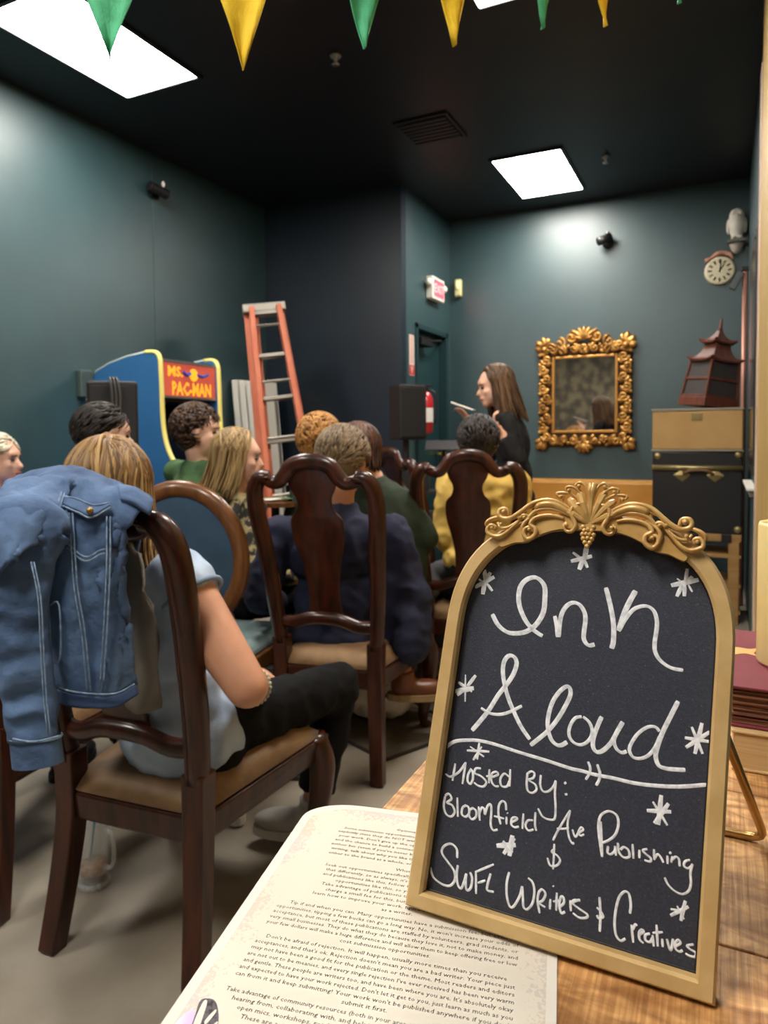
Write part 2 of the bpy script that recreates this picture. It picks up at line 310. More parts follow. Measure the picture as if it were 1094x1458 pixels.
# ------------------------------------------------------------------ chalkboard sign
TR = json.loads('''{"w":{"Ink":[[34.7,-633,2175,-575,2097,-498,2052,-416,2053,-338,2082,-274,2144,-232,2237,-229,2346,-240,2434,-285,2485,-336,2495,-395,2464,-430,2405,-434,2323,-414,2246,-366,2162,-310,2105,-257,2073,-221,2058],[28.7,-142,2219,-121,2144,-107,2064],[30.1,-100,2065,-100,2166,-90,2244,-57,2306,-11,2334,38,2322,75,2273,87,2217,84,2150,84,2084,106,2045,134,2035,166,2047],[32.4,218,2472,249,2375,279,2265,294,2173,296,2081,287,2033],[34.6,430,2470,390,2381,359,2293,329,2168],[26.5,329,2164,371,2257,420,2329,472,2360,525,2364,566,2332,587,2265,586,2192,579,2119,584,2057,612,2007,656,1973,707,1954,774,1951]],"Aloud":[[30.3,-697,1283,-639,1364,-578,1459,-519,1574,-458,1669,-416,1752,-401,1831,-428,1875,-469,1874,-499,1826,-501,1749,-477,1657,-436,1559,-376,1457,-319,1375,-249,1301],[22.7,-644,1458,-575,1432,-494,1436,-417,1468,-329,1526],[28.2,-240,1262,-179,1323,-118,1389,-60,1476,-12,1575,19,1662,10,1711,-18,1715,-66,1666,-107,1586,-127,1491,-125,1410,-95,1334,-54,1302,-18,1304,22,1334],[21.9,112,1525,67,1508,35,1449,31,1386,62,1343,108,1331,152,1351,185,1397,190,1450,164,1499,121,1527],[28.0,250,1550,224,1474,203,1391,207,1331,236,1306,278,1327,327,1389,365,1474,396,1540],[24.1,396,1540,358,1455,344,1400,364,1353,400,1334,433,1349],[21.6,640,1520,610,1544,560,1533,503,1482,464,1415,450,1361,478,1319,529,1321,577,1352,616,1410,645,1491],[27.4,750,1740,705,1630,661,1520,632,1421,623,1352,646,1298,696,1288,753,1294,813,1303]],"underline":[[25.3,-892,1123,-825,1178,-724,1207,-623,1221,-501,1217,-321,1197,-128,1181,58,1161,139,1160,228,1154,359,1156,487,1153,612,1163,773,1189,949,1238]],"tick":[[16.5,177,1230,195,1194,193,1155,170,1108],[18.0,241,1225,264,1170,261,1127,244,1085]],"Hosted By":[[16.2,-800,1023,-807,897],[16.4,-872,934,-824,923,-762,971,-719,1044],[16.0,-718,1049,-726,891],[15.9,-669,1013,-689,967,-689,922,-666,904,-650,939,-656,988,-679,1011],[15.7,-595,1028,-634,1020,-640,986,-588,974,-545,943,-561,908,-601,904,-638,919],[15.6,-530,1036,-524,938],[15.6,-549,983,-485,991],[15.5,-509,982,-463,1010,-474,1028,-507,1009,-507,960,-479,930,-445,933],[15.2,-375,1014,-415,1028,-440,983,-426,941,-387,945,-370,988],[15.2,-373,1068,-366,949],[14.9,-245,1068,-242,989,-229,948,-195,942,-169,969,-182,1002,-231,1022,-200,1042,-193,1074,-218,1084,-249,1058],[14.7,-146,1075,-145,1009,-123,970,-86,974,-52,1012,-36,1059],[14.4,-36,1059,-35,972,-24,889,-22,812,-52,793,-108,801,-147,848],[20.2,25,1062,36,1050],[18.4,41,991,44,976]],"Bloomfield":[[16.3,-852,777,-853,704,-826,655,-784,649,-763,688,-789,727,-831,736,-799,770,-824,800,-853,781],[16.0,-755,789,-734,658],[15.8,-679,752,-706,727,-706,683,-674,672,-650,704,-662,742,-689,748],[15.7,-623,746,-650,722,-647,683,-623,666,-596,690,-599,729,-628,745],[15.6,-584,764,-564,671],[15.6,-574,713,-559,760,-539,756,-530,723,-517,779,-494,797,-484,751,-479,664,-456,630,-423,642],[15.1,-375,784,-385,830,-410,838,-431,807,-429,745,-406,681],[15.3,-461,725,-384,725],[15.1,-368,742,-363,691],[15.1,-367,770,-361,764],[15.0,-329,712,-290,742,-300,753,-327,738,-328,699,-303,686,-271,697],[14.8,-247,791,-245,688],[14.6,-174,760,-210,752,-225,714,-200,688,-164,703],[14.6,-162,819,-158,739,-145,699]],"Ave":[[13.4,-23,665,10,745,80,887],[13.3,80,887,69,792,85,712,110,677,122,684],[13.4,-3,746,54,759,80,774],[13.2,103,766,128,723,151,770],[13.1,148,752,177,780,163,793,147,760,162,739,186,753]],"Publishing":[[17.6,289,860,298,780,314,641],[15.9,314,645,287,760,277,840,290,901,339,937,391,924,407,871,391,801,351,755,310,729],[15.0,349,718,348,678,369,671,393,697,395,730],[14.9,395,730,403,671],[14.9,410,753,422,696,457,672,489,688,479,726,449,735,430,714],[14.6,505,768,516,679],[14.5,550,743,553,692],[14.4,600,760,572,745,594,726,623,710,620,688,584,688],[14.3,640,769,647,704],[14.3,647,712,665,744,686,729,703,702],[14.1,725,751,729,701],[14.1,747,778,738,764],[14.0,756,755,750,714],[14.0,755,731,776,756,796,745,802,704],[13.8,862,758,835,743,828,715,852,705,874,726,878,739],[13.7,878,739,868,683,873,623,861,574,824,545,777,552,737,579,714,616]],"and":[[13.4,-12,646,-9,572,-7,482],[14.2,-5,615,-25,589,12,577,36,550,17,513,-27,501,-53,545]],"SWFL":[[16.6,-705,381,-717,440,-766,463,-818,433,-827,386,-775,338,-719,291,-706,234,-736,187,-795,180,-871,208,-905,270],[16.6,-694,336,-696,271,-678,207,-651,192,-633,244,-624,298],[16.4,-624,298,-622,238,-607,191,-580,215,-577,276,-597,313],[16.2,-555,333,-536,185],[16.3,-558,323,-427,408],[16.2,-531,258,-477,289],[16.0,-444,344,-459,264,-456,231,-408,231]],"Writers":[[15.7,-311,387,-322,317,-314,236,-289,176,-261,176,-223,252,-211,321],[15.4,-211,321,-199,250,-189,195,-161,187,-129,236,-123,311,-141,364,-175,384],[15.1,-92,319,-96,261,-75,186],[15.1,-96,310,-71,337,-46,315,-60,271,-85,248,-39,232],[14.9,-9,293,-8,229],[14.9,1,381,6,374],[14.8,31,344,36,233],[14.8,10,282,65,305],[15.5,59,263,83,294,76,328,59,320,54,270,71,227,96,242],[15.4,124,321,134,256],[15.4,128,298,150,328,192,336],[15.2,188,342,143,310,179,288,240,266,238,245,192,232,147,248]],"ampersand":[[15.7,314,392,327,290,330,186],[14.2,300,325,330,306,345,279,316,263,305,280]],"Creatives":[[15.2,513,345,514,403,498,461,469,465,439,422,423,347,420,261,433,196,463,170,494,191],[15.1,525,283,543,182],[15.1,534,255,549,290,561,286],[15.0,576,237,602,263,590,271,575,248,581,212,605,196],[14.8,642,263,615,248,616,218,644,215,658,245],[14.8,657,260,668,196],[14.8,678,326,692,203],[14.8,657,271,718,293],[14.7,716,255,722,208],[14.6,743,262,769,203,781,273],[14.4,794,233,824,260,812,275,794,251,799,219,822,211,840,224],[14.2,902,275,865,257,881,243,915,232,912,209,883,204,856,211]],"ast0":[[25.9,-798,2372,-647,2470],[25.7,-736,2519,-711,2417],[25.6,-723,2431,-727,2322],[23.6,-683,2503,-721,2416],[13.9,-784,2446,-732,2415],[17.7,-705,2412,-650,2356]],"ast1":[[25.1,-54,2647,101,2700],[26.6,57,2781,46,2670],[24.8,36,2669,13,2588],[17.9,-45,2717,16,2678],[17.7,46,2665,74,2608]],"ast2":[[27.0,670,2533,850,2592],[17.3,773,2664,763,2551],[18.8,759,2551,761,2464],[18.8,742,2540,711,2458],[10.9,784,2549,812,2501],[9.5,706,2587,741,2563],[20.2,808,2611,775,2562]],"ast3":[[29.4,-866,1546,-717,1594],[9.7,-797,1684,-776,1483],[19.2,-713,1692,-771,1600],[21.5,-848,1618,-780,1589],[19.5,-846,1520,-789,1578],[11.6,-769,1581,-729,1563]],"ast4":[[15.1,-720,1133,-544,1158],[13.1,-629,1206,-632,1085],[13.1,-662,1075,-633,1131],[13.1,-628,1132,-580,1114],[9.4,-698,1165,-644,1143],[9.3,-606,1183,-624,1147]],"ast5":[[19.5,801,1508,952,1511],[19.2,905,1623,868,1417],[19.0,954,1574,811,1447],[14.9,842,1586,915,1426]],"ast6":[[21.4,584,997,737,1023],[21.2,670,1114,661,925],[19.5,718,1071,636,928],[13.7,619,1061,717,934]],"ast7":[[26.7,-421,534,-282,572],[26.3,-312,629,-321,490],[21.0,-296,616,-364,493],[19.4,-378,575,-300,517]],"ast8":[[16.1,760,402,864,483],[15.9,844,512,822,389],[11.7,758,439,843,447],[10.2,796,468,841,402]]},"o":[[11,-543,2949,-557,2993,-602,3000,-622,2971,-609,2936,-558,2921,-498,2943,-432,2996,-359,3058,-275,3089,-189,3088,-119,3062,-57,3022],[9,-652,2826,-641,2853,-679,2864,-703,2831,-690,2797,-624,2775,-563,2797,-507,2854,-451,2919,-420,2957],[9,-627,2935,-684,2909,-717,2875,-709,2844],[8,-389,2914,-384,2950,-420,2961,-452,2932,-456,2972,-416,3010,-331,3037],[16,-303,3012,-313,3033,-272,3052,-203,3057,-125,3031,-64,2995],[9,-407,2913,-375,2950,-327,2997,-252,3019,-166,3015,-71,2982],[10,-342,2830,-359,2868,-401,2852,-405,2808,-367,2772,-318,2806,-319,2858,-361,2890,-331,2940,-264,2966,-179,2971,-110,2954],[9,-404,2799,-420,2868,-390,2923,-317,2980],[7,-627,2890,-595,2848,-542,2851,-500,2881,-460,2923],[9,51,3011,56,3054,5,3072,-43,3048,-56,3004,-36,2954,-15,2904,-37,2860,-78,2857,-102,2898,-83,2925],[6,-122,3096,-125,3131,-162,3125,-169,3151,-84,3151,-23,3119,13,3077],[6,-68,3151,-102,3167,-105,3198,-63,3204,-20,3180,17,3129,33,3078],[6,-8,3193,-39,3214,-8,3242,36,3217,60,3157,69,3089],[14,75,3236,78,3158,86,3030]],"b":[[-580,2974,27],[-665,2838,19],[-412,2939,19],[-365,2846,19],[-81,2900,22],[-145,3117,19],[-82,3173,19],[-10,3211,19],[-594,2874,19]]}''')
AL = math.radians(18); RHO = math.radians(-0.9)
BX, BY = -.1, .4635
U0 = Vector((1, 0, 0)); V0 = Vector((0, math.sin(AL), math.cos(AL))); N0 = Vector((0, -math.cos(AL), math.sin(AL)))
B0 = Vector((-.1033, BY, TZ+.0045))
sign = thing('chalkboard_sign', 'gold-framed arched chalkboard with white hand lettering, standing on the table', 'sign', B0)
UR = U0*math.cos(RHO)+V0*math.sin(RHO); VR = V0*math.cos(RHO)-U0*math.sin(RHO)
def bl(u, v, w_): return UR*u+VR*(v-.0025)+N0*w_
def bf(u, v, w_): return bl(u+.028*v, v+.1*u*v, w_)      # the frame is very slightly racked
def arch(hw, v0, vs, vt, n=40, e=2.52):
    pts = [(-hw, v0)]
    for i in range(n+1):
        a = PI-PI*i/n; cx, sx = math.cos(a), math.sin(a)
        pts.append((hw*(abs(cx)**(2/e))*(1 if cx > 0 else -1), vs+(vt-vs)*(abs(sx)**(2/e))))
    pts.append((hw, v0)); return pts
def frame_ring(outer, inner, w0, w1, name, m, parent, rnd=.0025):
    n = len(outer); mb = MB(); vs = []
    prof = [(0, 0, w0), (0, 0, w1-rnd), (.15, 0, w1), (.85, 0, w1), (1, 0, w1-rnd), (1, 0, w0)]
    for t, _, w_ in prof:
        for (a, b), (c_, d_) in zip(outer, inner): vs.append(bf(a+(c_-a)*t, b+(d_-b)*t, w_))
    fs = []
    k = len(prof)
    for i in range(k):
        for j in range(n): fs.append((i*n+j, i*n+(j+1) % n, ((i+1) % k)*n+(j+1) % n, ((i+1) % k)*n+j))
    return fin(name, vs, fs, m, parent, smooth=False)
M_gold2 = mat('antique_gold', 'b98f50', .36, .45, c2='cfa566', scale=60, bump=.03)
M_goldw = mat('gold_wood_face', 'd3b27c', .4, .12, c2='c4a26a', scale=45, bump=.04)
o_ = arch(.1035, 0, .205, .301); i_ = arch(.0918, .0115, .205, .289)
frame_ring(o_, i_, -.007, .007, 'frame', M_goldw, sign)
M_chalkb = mat('chalkboard_black', '2a2d39', .55, c2='363a48', scale=600, detail=2, lo=.4, hi=.75, bump=.12, bscale=900)
nt = M_chalkb.node_tree; nz = nt.nodes.new('ShaderNodeTexNoise'); nz.inputs['Scale'].default_value = 900; nz.inputs['Detail'].default_value = 1
rr = nt.nodes.new('ShaderNodeValToRGB'); rr.color_ramp.elements[0].position = .72; rr.color_ramp.elements[1].position = .80; rr.color_ramp.elements[0].color = (0, 0, 0, 1)
tc = nt.nodes.new('ShaderNodeTexCoord'); nt.links.new(tc.outputs['Object'], nz.inputs['Vector']); nt.links.new(nz.outputs['Fac'], rr.inputs[0])
mx = nt.nodes.new('ShaderNodeMixRGB'); mx.inputs[2].default_value = lin('6c7080'); b = nt.nodes['Principled BSDF']
nt.links.new(b.inputs['Base Color'].links[0].from_socket, mx.inputs[1]); nt.links.new(rr.outputs[0], mx.inputs[0]); nt.links.new(mx.outputs[0], b.inputs['Base Color'])
i2 = arch(.0928, .0105, .205, .290)
mb = MB(); n = len(i2); mb.add([bf(u, v, -.004) for u, v in i2]+[bf(u, v, -.0062) for u, v in i2], [tuple(range(n)), tuple(range(n, 2*n))[::-1]]+[(i, (i+1) % n, n+(i+1) % n, n+i) for i in range(n)])
mb.build('board_panel', M_chalkb, sign)
# black gap line between panel and frame
i3 = arch(.0928, .0105, .205, .290); i4 = arch(.0908, .0126, .205, .2880)
frame_ring(i3, i4, -.0042, -.0032, 'inner_lip', mat('lip_black', '0c0b0b', .5), sign, .0002)
# marker lettering: flat ribbons of white paint lying on the panel
M_chalk = mat('white_marker', 'c3c7cf', .65, c2='eef0f4', scale=260, stretch=(1, 1, 1), lo=.3, hi=.6)
def ribbon(mb, pts, wid, wv):
    P = crom([(x, y, 0) for x, y in pts], 7) if len(pts) > 2 else crom([(x, y, 0) for x, y in pts], 3)
    n = len(P); vs = []
    for i, p in enumerate(P):
        t = (P[min(i+1, n-1)]-P[max(i-1, 0)]).normalized(); nn = Vector((-t.y, t.x, 0))
        # a slanted marker tip: strokes running one way come out thicker
        k = .78+.3*abs(t.x*.35+t.y*.94)
        if i in (0, n-1): k *= .75
        h = wid*.5*k
        for s in (-1, -.55, .55, 1):
            q = p+nn*h*s; vs.append(bl(q.x, q.y, wv+(.00018 if abs(s) < 1 else 0)))
    mb.add(vs, [(i*4+j, i*4+j+1, (i+1)*4+j+1, (i+1)*4+j) for i in range(n-1) for j in range(3)])
lift = 0
for word, strokes in TR['w'].items():
    mb = MB()
    for st in strokes:
        lift += 1
        ribbon(mb, [(st[i]*1e-4, st[i+1]*1e-4) for i in range(1, len(st), 2)], st[0]*1e-4*(1.4 if word.startswith('ast') else 1.06), -.0038+(lift % 7)*.00002)
    nm = 'asterisk' if word.startswith('ast') else ('underline' if word == 'underline' else 'lettering')
    mb.build(nm, M_chalk, sign, smooth=True)
# carved crest: scrolls, beads, shell and berries, mirrored about the middle
UC = .0086
def mir(pts): return [(2*UC-x, y) for x, y in pts]
M_crest = mat('crest_gold', 'cfa868', .34, .2, c2='bb9050', scale=80, bump=.03)
half = MB(); 
for sgn in (0, 1):
    for st in TR['o']:
        pts = [(st[i]*1e-4, st[i+1]*1e-4) for i in range(1, len(st), 2)]
        if sgn: pts = mir(pts)
        r = st[0]*1e-4*2.3
        P = crom([(x, y, 0) for x, y in pts], 6)
        n = len(P); W = [bl(p.x, p.y, .009+.0012*math.sin(PI*i/(n-1))) for i, p in enumerate(P)]
        rs = [r*(.55+.45*math.sin(PI*min(1, (i+2)/(n-1)*.85+.1))) for i in range(n)]
        half.tube(W, rs, 8, up=N0, flat=.85)
half.build('scrollwork', M_crest, sign, smooth=True)
mb = MB()
for sgn in (0, 1):
    for x, y, r in TR['b']:
        u, v = x*1e-4, y*1e-4
        if sgn: u = 2*UC-u
        MB().ball(bl(u, v, .0115), r*1e-4*.8, 12, 8).build('bead', M_crest, sign, smooth=True)
# leaf plates behind the scrolls so that the crest reads as one carved piece
mb = MB()
L = [(UC, .2945), (-.010, .298), (-.018, .2925), (-.034, .2905), (-.044, .283), (-.054, .2745), (-.060, .270), (-.058, .266), (-.048, .2700), (-.039, .2715), (-.030, .277), (-.014, .283), (UC, .284)]
for sgn in (0, 1):
    P = crom([(x, y, 0) for x, y in (mir(L) if sgn else L)], 4); n = len(P)
    mb.add([bl(p.x, p.y+.004, .0085) for p in P]+[bl(p.x, p.y+.004, .002) for p in P], [tuple(range(n)), tuple(range(n, 2*n))[::-1]]+[(i, (i+1) % n, n+(i+1) % n, n+i) for i in range(n)])
# shell fan
for i in range(7):
    a = math.radians(90+(i-3)*21); r1 = (.031, .0275, .0255, .0225)[abs(i-3)]
    c0 = Vector((UC, .2925, 0)); p1 = c0+Vector((math.cos(a), math.sin(a), 0))*r1
    P = [bl(*(c0.lerp(p1, t).to_2d()), .007+.003*math.sin(PI*t)) for t in (0, .3, .6, .85, 1)]
    mb.tube(P, [.0010, .0018, .0026, .0032, .0018], 8, up=N0, flat=1.1)
mb.build('shell_leaf', M_crest, sign, smooth=False)
mb = MB(); random.seed(3)
for i, (x, y) in enumerate([(-3, 0), (0, 1), (3, 0), (-4.6, -3.4), (-1.5, -3), (1.6, -3), (4.7, -3.4), (-3.6, -7), (0, -6.6), (3.6, -7), (-2, -10.4), (1.8, -10.4), (0, -13.4), (-4.4, 3), (4.4, 3)]):
    MB().ball(bl(UC+x*.00088, .2865+y*.00088, .0125), .0019, 10, 7).build('berry', M_crest, sign, smooth=True)
# bent wire easel leg behind
M_wire = mat('brass_wire', 'b8935a', .3, .8)
foot = Vector((.037, .667, TZ+.004)); hg = Vector((-.014, .532, .99)); fl = Vector((-.22, .667, TZ+.004)); hl = Vector((-.17, .532, .99))
def rc(a, b, c_, r, k=5):     # round the corner b
    d1 = (a-b).normalized()*r; d2 = (c_-b).normalized()*r
    return [(b+d1).lerp(b, t).lerp(b.lerp(b+d2, t), t) for t in [i/k for i in range(k+1)]]
W = [hg]+rc(hg, foot, fl, .016)+rc(foot, fl, hl, .016)+[hl]
MB().tube([p-B0 for p in W], .0036, 10).build('easel_leg', M_wire, sign, smooth=True)
MB().box(-.09, .09, .0735, .081, .183, .191).build('hinge_bar', M_wire, sign, bevel=.002)

# ------------------------------------------------------------------ handout paper
PA = math.radians(11.5); pu = Vector((math.cos(PA), math.sin(PA), 0)); pv = Vector((-math.sin(PA), math.cos(PA), 0))
def pp(u, v, h=0.0): return pu*u+pv*v+Vector((0, 0, TZ+h))
u0, u1, v0, v1 = -.2312, -.0022, .32, .6235
pap = thing('paper_sheet', 'printed handout with small text, ornate border and a rounded far corner, lying under the chalkboard', 'paper')
def rounded(a, b, c_, d_, r, k=8, inset=0):
    P = [(a, c_), (b, c_), (b, d_)]
    for i in range(k+1):
        q = PI/2+PI/2*i/k; P.append((a+r+r*math.cos(q), d_-r*.62+r*.62*math.sin(q)))
    return P
M_paper = mat('paper_white', 'd6d0c5', .75)
M_pinner = mat('paper_tint', 'cfc6b6', .75, c2='d7cfc1', scale=5)
P = rounded(u0, u1, v0, v1, .048); n = len(P)
mb = MB().add([pp(u, v, .0012) for u, v in P]+[pp(u, v, .0008) for u, v in P], [tuple(range(n)), tuple(range(n, 2*n))[::-1]]+[(i, (i+1) % n, n+(i+1) % n, n+i) for i in range(n)])
mb.build('sheet', M_paper, pap)
P = rounded(u0+.0075, u1-.0065, v0+.008, v1-.007, .044)
ti = MB().add([pp(u, v, .00125) for u, v in P], [tuple(range(len(P)))]).build('tinted_field', M_pinner, pap)
# tint: blotchy brown and lilac stains that thicken toward the border (flat print)
m = M_pinner.copy(); m.name = 'paper_tint_print'; nt = m.node_tree; N = nt.nodes; LK = nt.links; b = N['Principled BSDF']
ti.data.materials[0] = m
tc = N.new('ShaderNodeTexCoord'); mp = N.new('ShaderNodeMapping'); mp.vector_type = 'POINT'; mp.inputs['Rotation'].default_value = (0, 0, -PA)
LK.new(tc.outputs['Object'], mp.inputs[0]); sx = N.new('ShaderNodeSeparateXYZ'); LK.new(mp.outputs[0], sx.inputs[0])
def math_(op, a, b_):
    q = N.new('ShaderNodeMath'); q.operation = op
    for i, x in enumerate((a, b_)):
        if isinstance(x, (int, float)): q.inputs[i].default_value = x
        else: LK.new(x, q.inputs[i])
    return q.outputs[0]
du = math_('MINIMUM', math_('SUBTRACT', sx.outputs[0], u0+.007), math_('SUBTRACT', u1-.006, sx.outputs[0]))
du = math_('MINIMUM', du, math_('SUBTRACT', v1-.006, sx.outputs[1]))
prox = math_('SUBTRACT', 1, math_('MULTIPLY', du, 38))
n1 = N.new('ShaderNodeTexNoise'); n1.inputs['Scale'].default_value = 420; n1.inputs['Detail'].default_value = 3; LK.new(tc.outputs['Object'], n1.inputs['Vector'])
n2 = N.new('ShaderNodeTexNoise'); n2.inputs['Scale'].default_value = 22; n2.inputs['Detail'].default_value = 4; LK.new(tc.outputs['Object'], n2.inputs['Vector'])
f1 = math_('GREATER_THAN', math_('ADD', math_('MULTIPLY', prox, .22), math_('MULTIPLY', n1.outputs['Fac'], n2.outputs['Fac'])), .44)
n3 = N.new('ShaderNodeTexNoise'); n3.inputs['Scale'].default_value = 14; LK.new(tc.outputs['Object'], n3.inputs['Vector'])
cr = N.new('ShaderNodeValToRGB'); cr.color_ramp.elements[0].position = .42; cr.color_ramp.elements[1].position = .58; cr.color_ramp.elements[0].color = lin('a89874'); cr.color_ramp.elements[1].color = lin('a298a6'); LK.new(n3.outputs['Fac'], cr.inputs[0])
mx = N.new('ShaderNodeMixRGB'); LK.new(math_('MULTIPLY', f1, .33), mx.inputs[0]); LK.new(b.inputs['Base Color'].links[0].from_socket, mx.inputs[1]); LK.new(cr.outputs[0], mx.inputs[2]); LK.new(mx.outputs[0], b.inputs['Base Color'])
lines = [(.5905, 'Optional Cover Letters', 0), (.5830, 'Some submission opportunities do not want a cover letter, and will', 0),
 (.5770, 'explicitly state they do NOT want one, yet some will always ask to see', 0), (.5705, 'your work. Don\'t give up the opportunity to introduce who you are', 0),
 (.5640, 'and the chance to build a connection with the people who read it. An', 0), (.5575, 'author bio (even if you\'ve never been published) is about you and your', 0),
 (.5510, 'writing, talk about why you like this publication and what it means to', 0), (.5445, 'either to the brand as a whole, or to the editor who reads the work.', 0),
 (.5345, 'What to do', 0), (.5280, 'Seek out opportunities specifically for new writers. Everyone does', 0), (.5220, 'that differently, so as always, it\'s best to read the guidelines first', 0),
 (.5160, 'and publications like this, follow them! They will share more and', 0), (.5100, 'opportunities like this, so you\'ll be able to find them.', 0),
 (.5040, 'Take advantage of publications that offer feedback. Some may', 0), (.4978, 'charge a small fee for this, but sometimes it helps you to', 0), (.4918, 'learn how to improve your work, figure out where your place is', 0),
 (.4855, 'as a writer.', 0), (.4775, 'Tip if and when you can. Many opportunities have a submission fee, but even', 0), (.4716, 'opportunities, tipping a few bucks can go a long way. No, it won\'t increase your odds of', 0),
 (.4657, 'acceptance, but most of these publications are staffed by volunteers, grad students, or', 0), (.4598, 'very small businesses. They do what they do because they love it, not to make money, and', 0),
 (.4538, 'your few dollars will make a huge difference and will allow them to keep offering free or low', 0), (.4478, 'cost submission opportunities.', 0),
 (.4400, 'Don\'t be afraid of rejection. It will happen, usually more times than you receive', 0), (.4340, 'acceptances, and that\'s ok. Rejection doesn\'t mean you are a bad writer. Your piece just', 0),
 (.4280, 'may not have been a good fit for the publication or the theme. Most readers and editors', 0), (.4219, 'are not out to be meanies, and every single rejection I\'ve ever received has been very warm', 0),
 (.4158, 'and gentle. These people are writers too, and have been where you are. It\'s absolutely okay', 0), (.4097, 'and expected to have your work rejected. Don\'t let it get to you, just learn as much as you', 0),
 (.4036, 'can from it and keep submitting! Your work won\'t be published anywhere if you don\'t', 0), (.3975, 'submit it first.', 0),
 (.3905, 'Take advantage of community resources (both in your area and online). Most writers love', 0), (.3845, 'hearing from, collaborating with, and helping other writers through things like', 0),
 (.3785, 'open mics, workshops, readings, and writing groups in your community.', 0), (.3725, 'These are a great way to pool your talents, make friends and share', 0), (.3665, 'space for like minded people.', 0)]
M_ink = mat('printed_ink', '1d1a18', .8); BOLD[0] = 0
mb = MB()
for v, t, _ in lines:
    vs, fs = textverts(t, .0052)
    wd = max(q.x for q in vs); mxw = .178
    k = min(1.0, mxw/wd) if len(t) > 50 else min(1.0, mxw/wd)
    uc = (u0+u1)/2
    mb.add([pp(uc+(q.x-wd/2)*k, v+q.y*.92, .0014) for q in vs], fs)
mb.build('printed_text', M_ink, pap); BOLD[0] = 0
# printed moth wing at the lower left corner (flat print)
M_moth = mat('moth_ink', '5b545c', .8, c2='2f2b30', scale=300, lo=.45, hi=.55); M_lil = mat('lilac_wash', 'c9b4dc', .8, c2='e4d7ea', scale=40)
def flat(pts, h, name, m, k=5):
    P = crom([(x, y, 0) for x, y in pts], k, closed=True)
    return MB().add([pp(p.x, p.y, h) for p in P], [tuple(range(len(P)))]).build(name, m, pap)
flat([(-.2225, .345), (-.2225, .362), (-.218, .372), (-.213, .366), (-.205, .352), (-.203, .335), (-.21, .328)], .0013, 'lilac_wash', M_lil)
flat([(-.2165, .3795), (-.209, .3815), (-.2025, .375), (-.197, .364), (-.194, .350), (-.199, .343), (-.206, .345), (-.211, .356), (-.2145, .369)], .00145, 'moth_wing', M_moth)
flat([(-.2145, .3785), (-.212, .379), (-.209, .368), (-.2065, .356), (-.209, .352), (-.2125, .364)], .0015, 'wing_marking', M_paper)
flat([(-.2045, .3745), (-.2030, .373), (-.2045, .364), (-.2065, .366)], .0015, 'wing_marking', M_paper)
flat([(-.1995, .3665), (-.1982, .365), (-.2010, .354), (-.2025, .356)], .0015, 'wing_marking', M_paper)

# ------------------------------------------------------------------ books and candle at the right
def book(name, label, x0, x1, y0, y1, z0, z1, mc, pagec, dark):
    t = thing(name, label, 'book', ((x0+x1)/2, (y0+y1)/2, z0))
    hx, hy, h = (x1-x0)/2, (y1-y0)/2, z1-z0
    # cover boards and rounded spine on the far side; page block is ridged sheets
    MB().box(-hx, hx, -hy, hy, 0, .003).build('back_cover', mc, t, bevel=.001)
    MB().box(-hx, hx, -hy, hy, h-.003, h).build('front_cover', mc, t, bevel=.001)
    MB().box(hx-.004, hx, -hy, hy, .003, h-.003).build('spine', mc, t, bevel=.001)
    mb = MB(); n = 16; random.seed(len(label))
    for i in range(n):
        a = .0032+(h-.0064)*i/n; b_ = .0032+(h-.0064)*(i+.82)/n; e = random.uniform(.002, .0055)
        mb.box(-hx+e, hx-.0045, -hy+e, hy-e, a, b_)
    if not dark: mb = MB().box(-hx+.002, hx-.0045, -hy+.002, hy-.002, .0032, h-.0032)
    o = mb.build('page_block', pagec, t)
    return t
M_red = mat('red_cover', '742634', .55, c2='7e323e', scale=20, bump=.05)
M_pg = mat('brown_page_edges', '5d3020', .7, c2='8a5a3c', scale=5, stretch=(6, 6, 260), bump=.2)
M_tanc = mat('tan_cover', 'c39f6c', .6, c2='cdaa78', scale=20); M_pg2 = mat('tan_page_edges', 'cfae7c', .7, c2='c09a66', scale=4, stretch=(2, 2, 90))
book('book', 'thick tan book lying lowest, under the red book at the right edge', .012, .122, .803, 1.03, TZ+.0005, TZ+.0425, M_tanc, M_pg2, 0)
rb = book('book', 'thick red clothbound book with brown page edges under the candle', .008, .118, .812, 1.05, TZ+.043, TZ+.0865, M_red, M_pg, 1)
flatg = MB(); P = crom([(-.052, .02, 0), (-.044, .03, 0), (-.03, .028, 0), (-.02, .036, 0), (-.026, .012, 0), (-.022, .0, 0), (-.036, .006, 0), (-.05, -.004, 0)], 4, closed=True)
flatg.add([Vector((p.x, p.y, .0439)) for p in P], [tuple(range(len(P)))]).build('gilt_emblem', mat('worn_gilt', 'd9ad6a', .5), rb)
cd = thing('candle', 'cream pillar candle standing on the red book at the right edge', 'candle', (.074, .915, TZ+.087))
M_wax = mat('wax', 'e8cf8c', .45, c2='ecd79c', scale=4); M_wax.node_tree.nodes['Principled BSDF'].inputs['Subsurface Weight'].default_value = .3
M_wax.node_tree.nodes['Principled BSDF'].inputs['Subsurface Radius'].default_value = (.02, .012, .005)
MB().lathe([(.0345, 0), (.036, .003), (.036, .158), (.0345, .162), (.0305, .1605), (.028, .156), (.002, .155)], 40).build('wax_body', M_wax, cd, smooth=True)
MB().tube([(0, 0, .154), (0, 0, .168), (.002, 0, .172)], .0012, 6).build('wick', M_black, cd)

